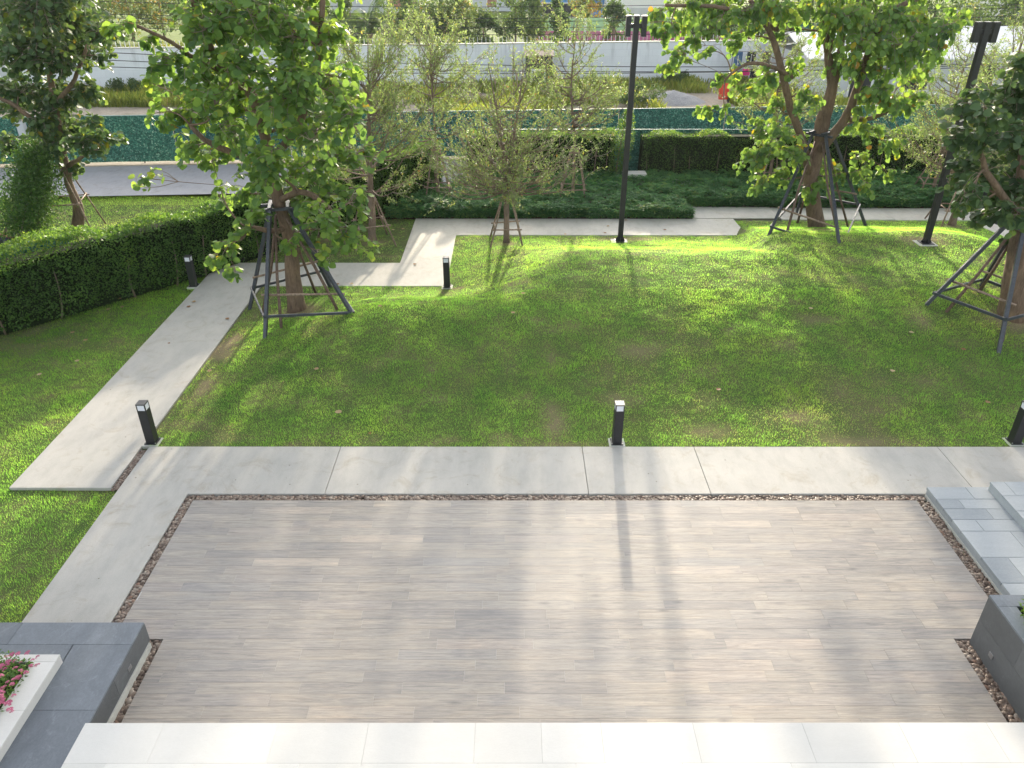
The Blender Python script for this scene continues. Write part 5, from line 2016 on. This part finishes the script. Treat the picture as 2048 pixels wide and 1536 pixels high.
# upright red wheelbarrow
g = G(1446, 204)
t = empty('wheelbarrow', tuple(g))
tag(t, 'red wheelbarrow stood upright on its nose in the weedy lot', 'wheelbarrow')
b = MB()
red = simple('red_paint', (.62, .05, .02), .4, var=.1)
x, y, z = g
v = [(x - .28, y, .12), (x + .28, y, .12), (x + .24, y + .32, .22), (x - .24, y + .32, .22), (x - .30, y + .12, 1.02), (x + .30, y + .12, 1.02), (x + .22, y + .36, .86), (x - .22, y + .36, .86)]
b.add(v, [(3, 2, 1, 0), (0, 1, 5, 4), (1, 2, 6, 5), (3, 0, 4, 7), (2, 3, 7, 6), (4, 5, 6, 7)])
b.build('tray', red, t, bevel=.03)
for s in (-1, 1):
    b = MB()
    b.tube([(x + s * .2, y - .04, .2), (x + s * .24, y - .04, 1.0), (x + s * .30 - .08, y - .05, 1.25), (x + s * .32 - .16, y - .12, 1.5)], .022, 6)
    b.build('handle', red, t)
b = MB()
for k in range(16):
    a0, a1 = k / 16 * 6.283, (k + 1) / 16 * 6.283
    b.tube([(x + .25, y - .12 + math.cos(a0) * .16, .17 + math.sin(a0) * .16), (x + .25, y - .12 + math.cos(a1) * .16, .17 + math.sin(a1) * .16)], .04, 6)
b.build('wheel', M['black_metal'], t)

# washing on a rack before the wall
g = G(1492, 170)
gx, gy = g[0], g[1]
t = empty('clothes_rack', (gx, gy, 0))
tag(t, 'thin metal clothes rack before the white wall', 'clothes rack')
for s in (-1.1, 1.3):
    b = MB()
    b.tube([(gx + s, gy, 0), (gx + s, gy, 2.0)], .02, 6)
    b.build('upright', M['black_metal'], t)
for zz in (2.0, .95):
    b = MB()
    b.tube([(gx - 1.1, gy, zz), (gx + 1.3, gy, zz)], .015, 6)
    b.build('rod', M['black_metal'], t)


def garment(name, label, x0, x1, z0, z1, color, kind='cloth', cat='garment'):
    b = MB()
    nx, nz = 10, 10
    V = []
    for j in range(nz):
        for i in range(nx):
            u, v = i / (nx - 1), j / (nz - 1)
            V.append((x0 + (x1 - x0) * u, gy - .03 + .02 * math.sin(u * 9 + v * 2), z0 + (z1 - z0) * v))
    F = []
    for j in range(nz - 1):
        for i in range(nx - 1):
            if kind == 'trousers' and j < nz * .62 and 4 <= i < 5:
                continue
            F.append((j * nx + i, j * nx + i + 1, (j + 1) * nx + i + 1, (j + 1) * nx + i))
    b.add(V, F)
    o = b.build(name, simple(name + '_cloth', color, .9, var=.2, scale=5))
    m = o.modifiers.new('thick', 'SOLIDIFY')
    m.thickness = .02
    tag(o, label, cat, 'washing on the clothes rack')


garment('jeans', 'blue jeans hanging from the top rod of the clothes rack', gx - 1.0, gx - .5, 1.05, 1.97, (.05, .12, .24), 'trousers')
garment('trousers', 'black shorts hanging beside the blue jeans', gx - .2, gx + .35, 1.3, 1.97, (.01, .015, .03), 'trousers')
garment('towel', 'grey patterned cloth on the lower rod of the rack', gx - 1.05, gx - .4, .6, .98, (.30, .33, .38))
garment('towel', 'bright pink cloth on the lower rod of the rack', gx - .36, gx + .12, .58, .98, (.70, .04, .22))
garment('towel', 'black cloth on the lower rod right of the pink one', gx + .16, gx + .7, .35, .98, (.012, .014, .02))
garment('shirt', 'dark shirt at the right end of the clothes rack', gx + .78, gx + 1.25, 1.0, 1.97, (.04, .05, .07))

# electricity pole and cables
g = G(68, 334)
t = empty('power_pole', (g[0], g[1], 0))
tag(t, 'white concrete power pole at the left, before the teal fence', 'power pole')
b = MB()
b.box((-.14, -.11, 0), (.14, .11, 9.5))
b.build('shaft', M['grey_paint'], t, loc=(0, 0, 0), bevel=.01)
b = MB()
b.box((-.9, -.16, 8.2), (.9, -.112, 8.32))
b.build('crossarm', M['pole_wood_dark'], t, loc=(0, 0, 0))
for i, (py, rise) in enumerate([(15, -6), (38, -4), (50, -4), (64, -3), (76, -2), (121, 10), (131, 8), (143, 2)]):
    b = MB()
    P = []
    for k in range(25):
        px = -100 + k * 2300 / 24
        base_y = py + rise * (px / 1000) + 5 * math.sin(px / 700 + i)
        q = AT(px, base_y, 32.9)
        P.append(q)
    P = np.array(P)
    # evenly sagging line between the ends
    u = np.linspace(0, 1, 25)
    X = P[0, 0] + (P[-1, 0] - P[0, 0]) * u
    Z = P[12, 2] + (P[-1, 2] - P[0, 2]) * (u - .5) + .5 * (2 * u - 1) ** 2
    Q = np.stack([X, np.full(25, 32.9 + .04 * i), Z], 1)
    b.tube(Q, .011 if i < 5 else .016, 5)
    o = b.build('power_cable', M['cable'] if 'cable' in M else simple('cable_rubber', (.03, .03, .035), .5))
    tag(o, ['topmost thin power cable of the upper set', 'second power cable from the top', 'third power cable from the top', 'fourth power cable from the top', 'fifth power cable, just above the wall spikes', 'upper cable of the pair crossing the white wall', 'lower cable of the pair crossing the white wall', 'lowest power cable, crossing the white wall low down'][i], 'cable', 'power cables along the road')

# ------------------------------------------------------------------ potted shrubs leaning together
apex = np.array([-13.55, 22.0, 2.5])
PS = [((-15.0, 21.4), 'leaning potted shrub in a black grow bag, leftmost of the heap'), ((-14.55, 21.1), 'leaning potted shrub with a bare stem, second of the heap'), ((-14.15, 20.85), 'leaning potted shrub with reddish soil in its bag, at the front'), ((-13.75, 21.25), 'leaning potted shrub in a dark bag, right end of the heap'), ((-14.4, 22.0), 'leaning potted shrub at the back of the heap')]
for i, ((x, y), lb) in enumerate(PS):
    r = np.random.default_rng(200 + i)
    t = empty('potted_shrub', (x, y, 0))
    tag(t, lb, 'potted plant', 'potted shrubs leaning together')
    b = MB()
    ax = apex - np.array([x, y, 0])
    ax /= np.linalg.norm(ax)
    bs = np.array([x, y, -.03])
    b.tube([bs, bs + ax * .12, bs + ax * .30], [.15, .19, .18], 12, rough=.12, cap=True)
    b.build('grow_bag', M['bag'], t, smooth=True)
    b = MB()
    b.tube([bs + ax * .29, bs + ax * .325], [.165, .12], 10, rough=.1)
    b.build('soil', M['soil'], t)
    e = apex + r.normal(0, .15, 3) * (1, 1, .6)
    for k in range(3):
        b = MB()
        b.tube([bs + ax * .3 + r.normal(0, .02, 3), bs + ax * 1.2 + r.normal(0, .05, 3), e], [.018, .014, .006], 6)
        b.build('stem', M['twig'], t, smooth=True)
    n = 3600
    u = r.uniform(.18, 1.0, n)
    C = bs + (e - bs) * u[:, None] + r.normal(0, 1, (n, 3)) * (.20 + .10 * np.sin(u * 3.1))[:, None]
    C = C[C[:, 2] > .25]
    n = len(C)
    V, F, kk = leaves(C, r.normal(0, 1, (n, 3)), r.normal(0, .6, (n, 3)) + np.array([0, 0, 1]), r.uniform(.06, .10, n), 'oval')
    fast_mesh('foliage', V, F, np.repeat(np.clip(r.normal(.30, .2, n), 0, 1), kk), M['leaf_hedge'], t)

# ------------------------------------------------------------------ fallen leaves
LV = [(146, 668, 'dry tan'), (172, 683, 'dry tan'), (155, 725, 'pale curled'), (80, 752, 'pale curled'), (218, 622, 'dry tan'), (245, 617, 'dry tan'), (240, 600, 'brown'), (377, 614, 'brown'), (388, 604, 'dry tan'), (455, 638, 'brown'), (338, 687, 'small dark'), (420, 745, 'dry tan'), (633, 741, 'dry tan'), (677, 828, 'large pale tan'), (830, 529, 'brown'), (1026, 628, 'dry tan'), (1046, 590, 'dry tan'), (1216, 453, 'orange'), (1252, 441, 'brown'), (1210, 466, 'rusty'), (1330, 460, 'dark brown'), (1131, 471, 'dry tan'), (1784, 745, 'pale curled'), (1621, 620, 'pale curled'), (1974, 808, 'orange'), (1436, 782, 'brown'), (786, 460, 'pale curled'), (806, 458, 'dry tan'), (760, 615, 'dry tan'), (740, 870, 'small dark'), (1926, 702, 'rusty'), (1822, 668, 'pale curled'), (1140, 437, 'small dark'), (235, 426, 'pale curled'), (675, 569, 'rusty'), (703, 568, 'pale curled')]
WH = ['on the grass near the left hedge', 'on the grass left of the garden path', 'on the grass further down from the left hedge', 'on the lower left grass', 'at the hedge foot', 'on the grass at the hedge foot, right of another', 'under the left hedge', 'on the left edge of the garden path', 'at the path edge near the left bollard', 'in the middle of the garden path', 'spot of a leaf on the garden path', 'on the worn slope beside the path', 'on the shaded lawn below the big tree', 'on the lawn well below the steel frame', 'on the path bend left of the bollard', 'on the mound right of the small bollard', 'on the sunlit mound above another dry leaf', 'on the back path left of the lamp post', 'on the back path right of the lamp post', 'at the grass edge left of the lamp post foot', 'on the back path far right of the lamp post', 'at the grass edge left of the lamp post shadow', 'on the right-hand lawn', 'in the tree shadow on the right-hand lawn', 'at the right edge of the lawn', 'on the lawn right of the middle bollard', 'on the dark grass beside the pole support', 'on the dark grass just right of another leaf', 'on the lawn right of the steel frame', 'on the lawn near the front edge', 'below the right-edge steel frame', 'on the lawn left of the right-edge frame', 'at the back path edge under the ground cover', 'on the grass strip beyond the hedge', 'at the path edge behind the steel frame', 'at the path edge right of the steel frame']
tones = {'dry tan': .6, 'pale curled': 1, 'brown': .25, 'small dark': .05, 'large pale tan': .8, 'orange': .4, 'rusty': .1, 'dark brown': 0}
r = np.random.default_rng(17)
for (px, py, kd), wh_ in zip(LV, WH):
    p = GT(px, py)
    zz = float(mound(p[0], p[1]))
    on_path = (zz <= 0) and ((-8.05 < p[0] < -6.42) or (18.2 < p[1] < 19.87 and -8.05 < p[0] < -1.65) or (22.25 < p[1] < 23.87 and p[0] < 7.2) or (-3.05 < p[0] < -1.65 and p[1] > 18.2))
    zz += .006 if on_path else .035
    s = .13 if 'large' in kd else (.06 if 'small' in kd else .10)
    b = MB()
    az = r.uniform(0, 6.28)
    c, sn = math.cos(az), math.sin(az)
    V = ROUND_V.copy()
    V[:, 2] = .12 * r.uniform(.5, 1.6) * (np.abs(V[:, 1]) * 2) ** 1.5 + .18 * np.abs(V[:, 0] - .45) * r.uniform(.3, 1.2) + .015
    V[:, 0] -= .5
    V = V * s
    W_ = np.stack([V[:, 0] * c - V[:, 1] * sn, V[:, 0] * sn + V[:, 1] * c, V[:, 2]], 1)
    b.add(W_, [tuple(f) for f in ROUND_F], tones[kd])
    o = b.build('fallen_leaf', M['leaf_dry'], loc=(0, 0, 0))
    o.location = (p[0], p[1], zz)
    tag(o, (kd + ' fallen leaf ' + wh_).replace('leaf spot of a leaf', 'leaf')[:110], 'leaf', 'fallen leaves on lawn and paths')
print('objects', len(bpy.data.objects))

# ------------------------------------------------------------------ the hazy air
HAZE = True
if HAZE:
    b = MB()
    b.box((-160, -60, -1.4), (160, 190, 14))
    m_ = bpy.data.materials.new('haze_air')
    m_.use_nodes = True
    nt_ = m_.node_tree
    nt_.nodes.remove(nt_.nodes['Principled BSDF'])
    pv = nt_.nodes.new('ShaderNodeVolumePrincipled')
    pv.inputs['Color'].default_value = (.86, .90, .96, 1)
    pv.inputs['Density'].default_value = .0002
    pv.inputs['Anisotropy'].default_value = .25
    nt_.links.new(pv.outputs[0], nt_.nodes['Material Output'].inputs['Volume'])
    tag(b.build('haze', m_), kind='stuff')
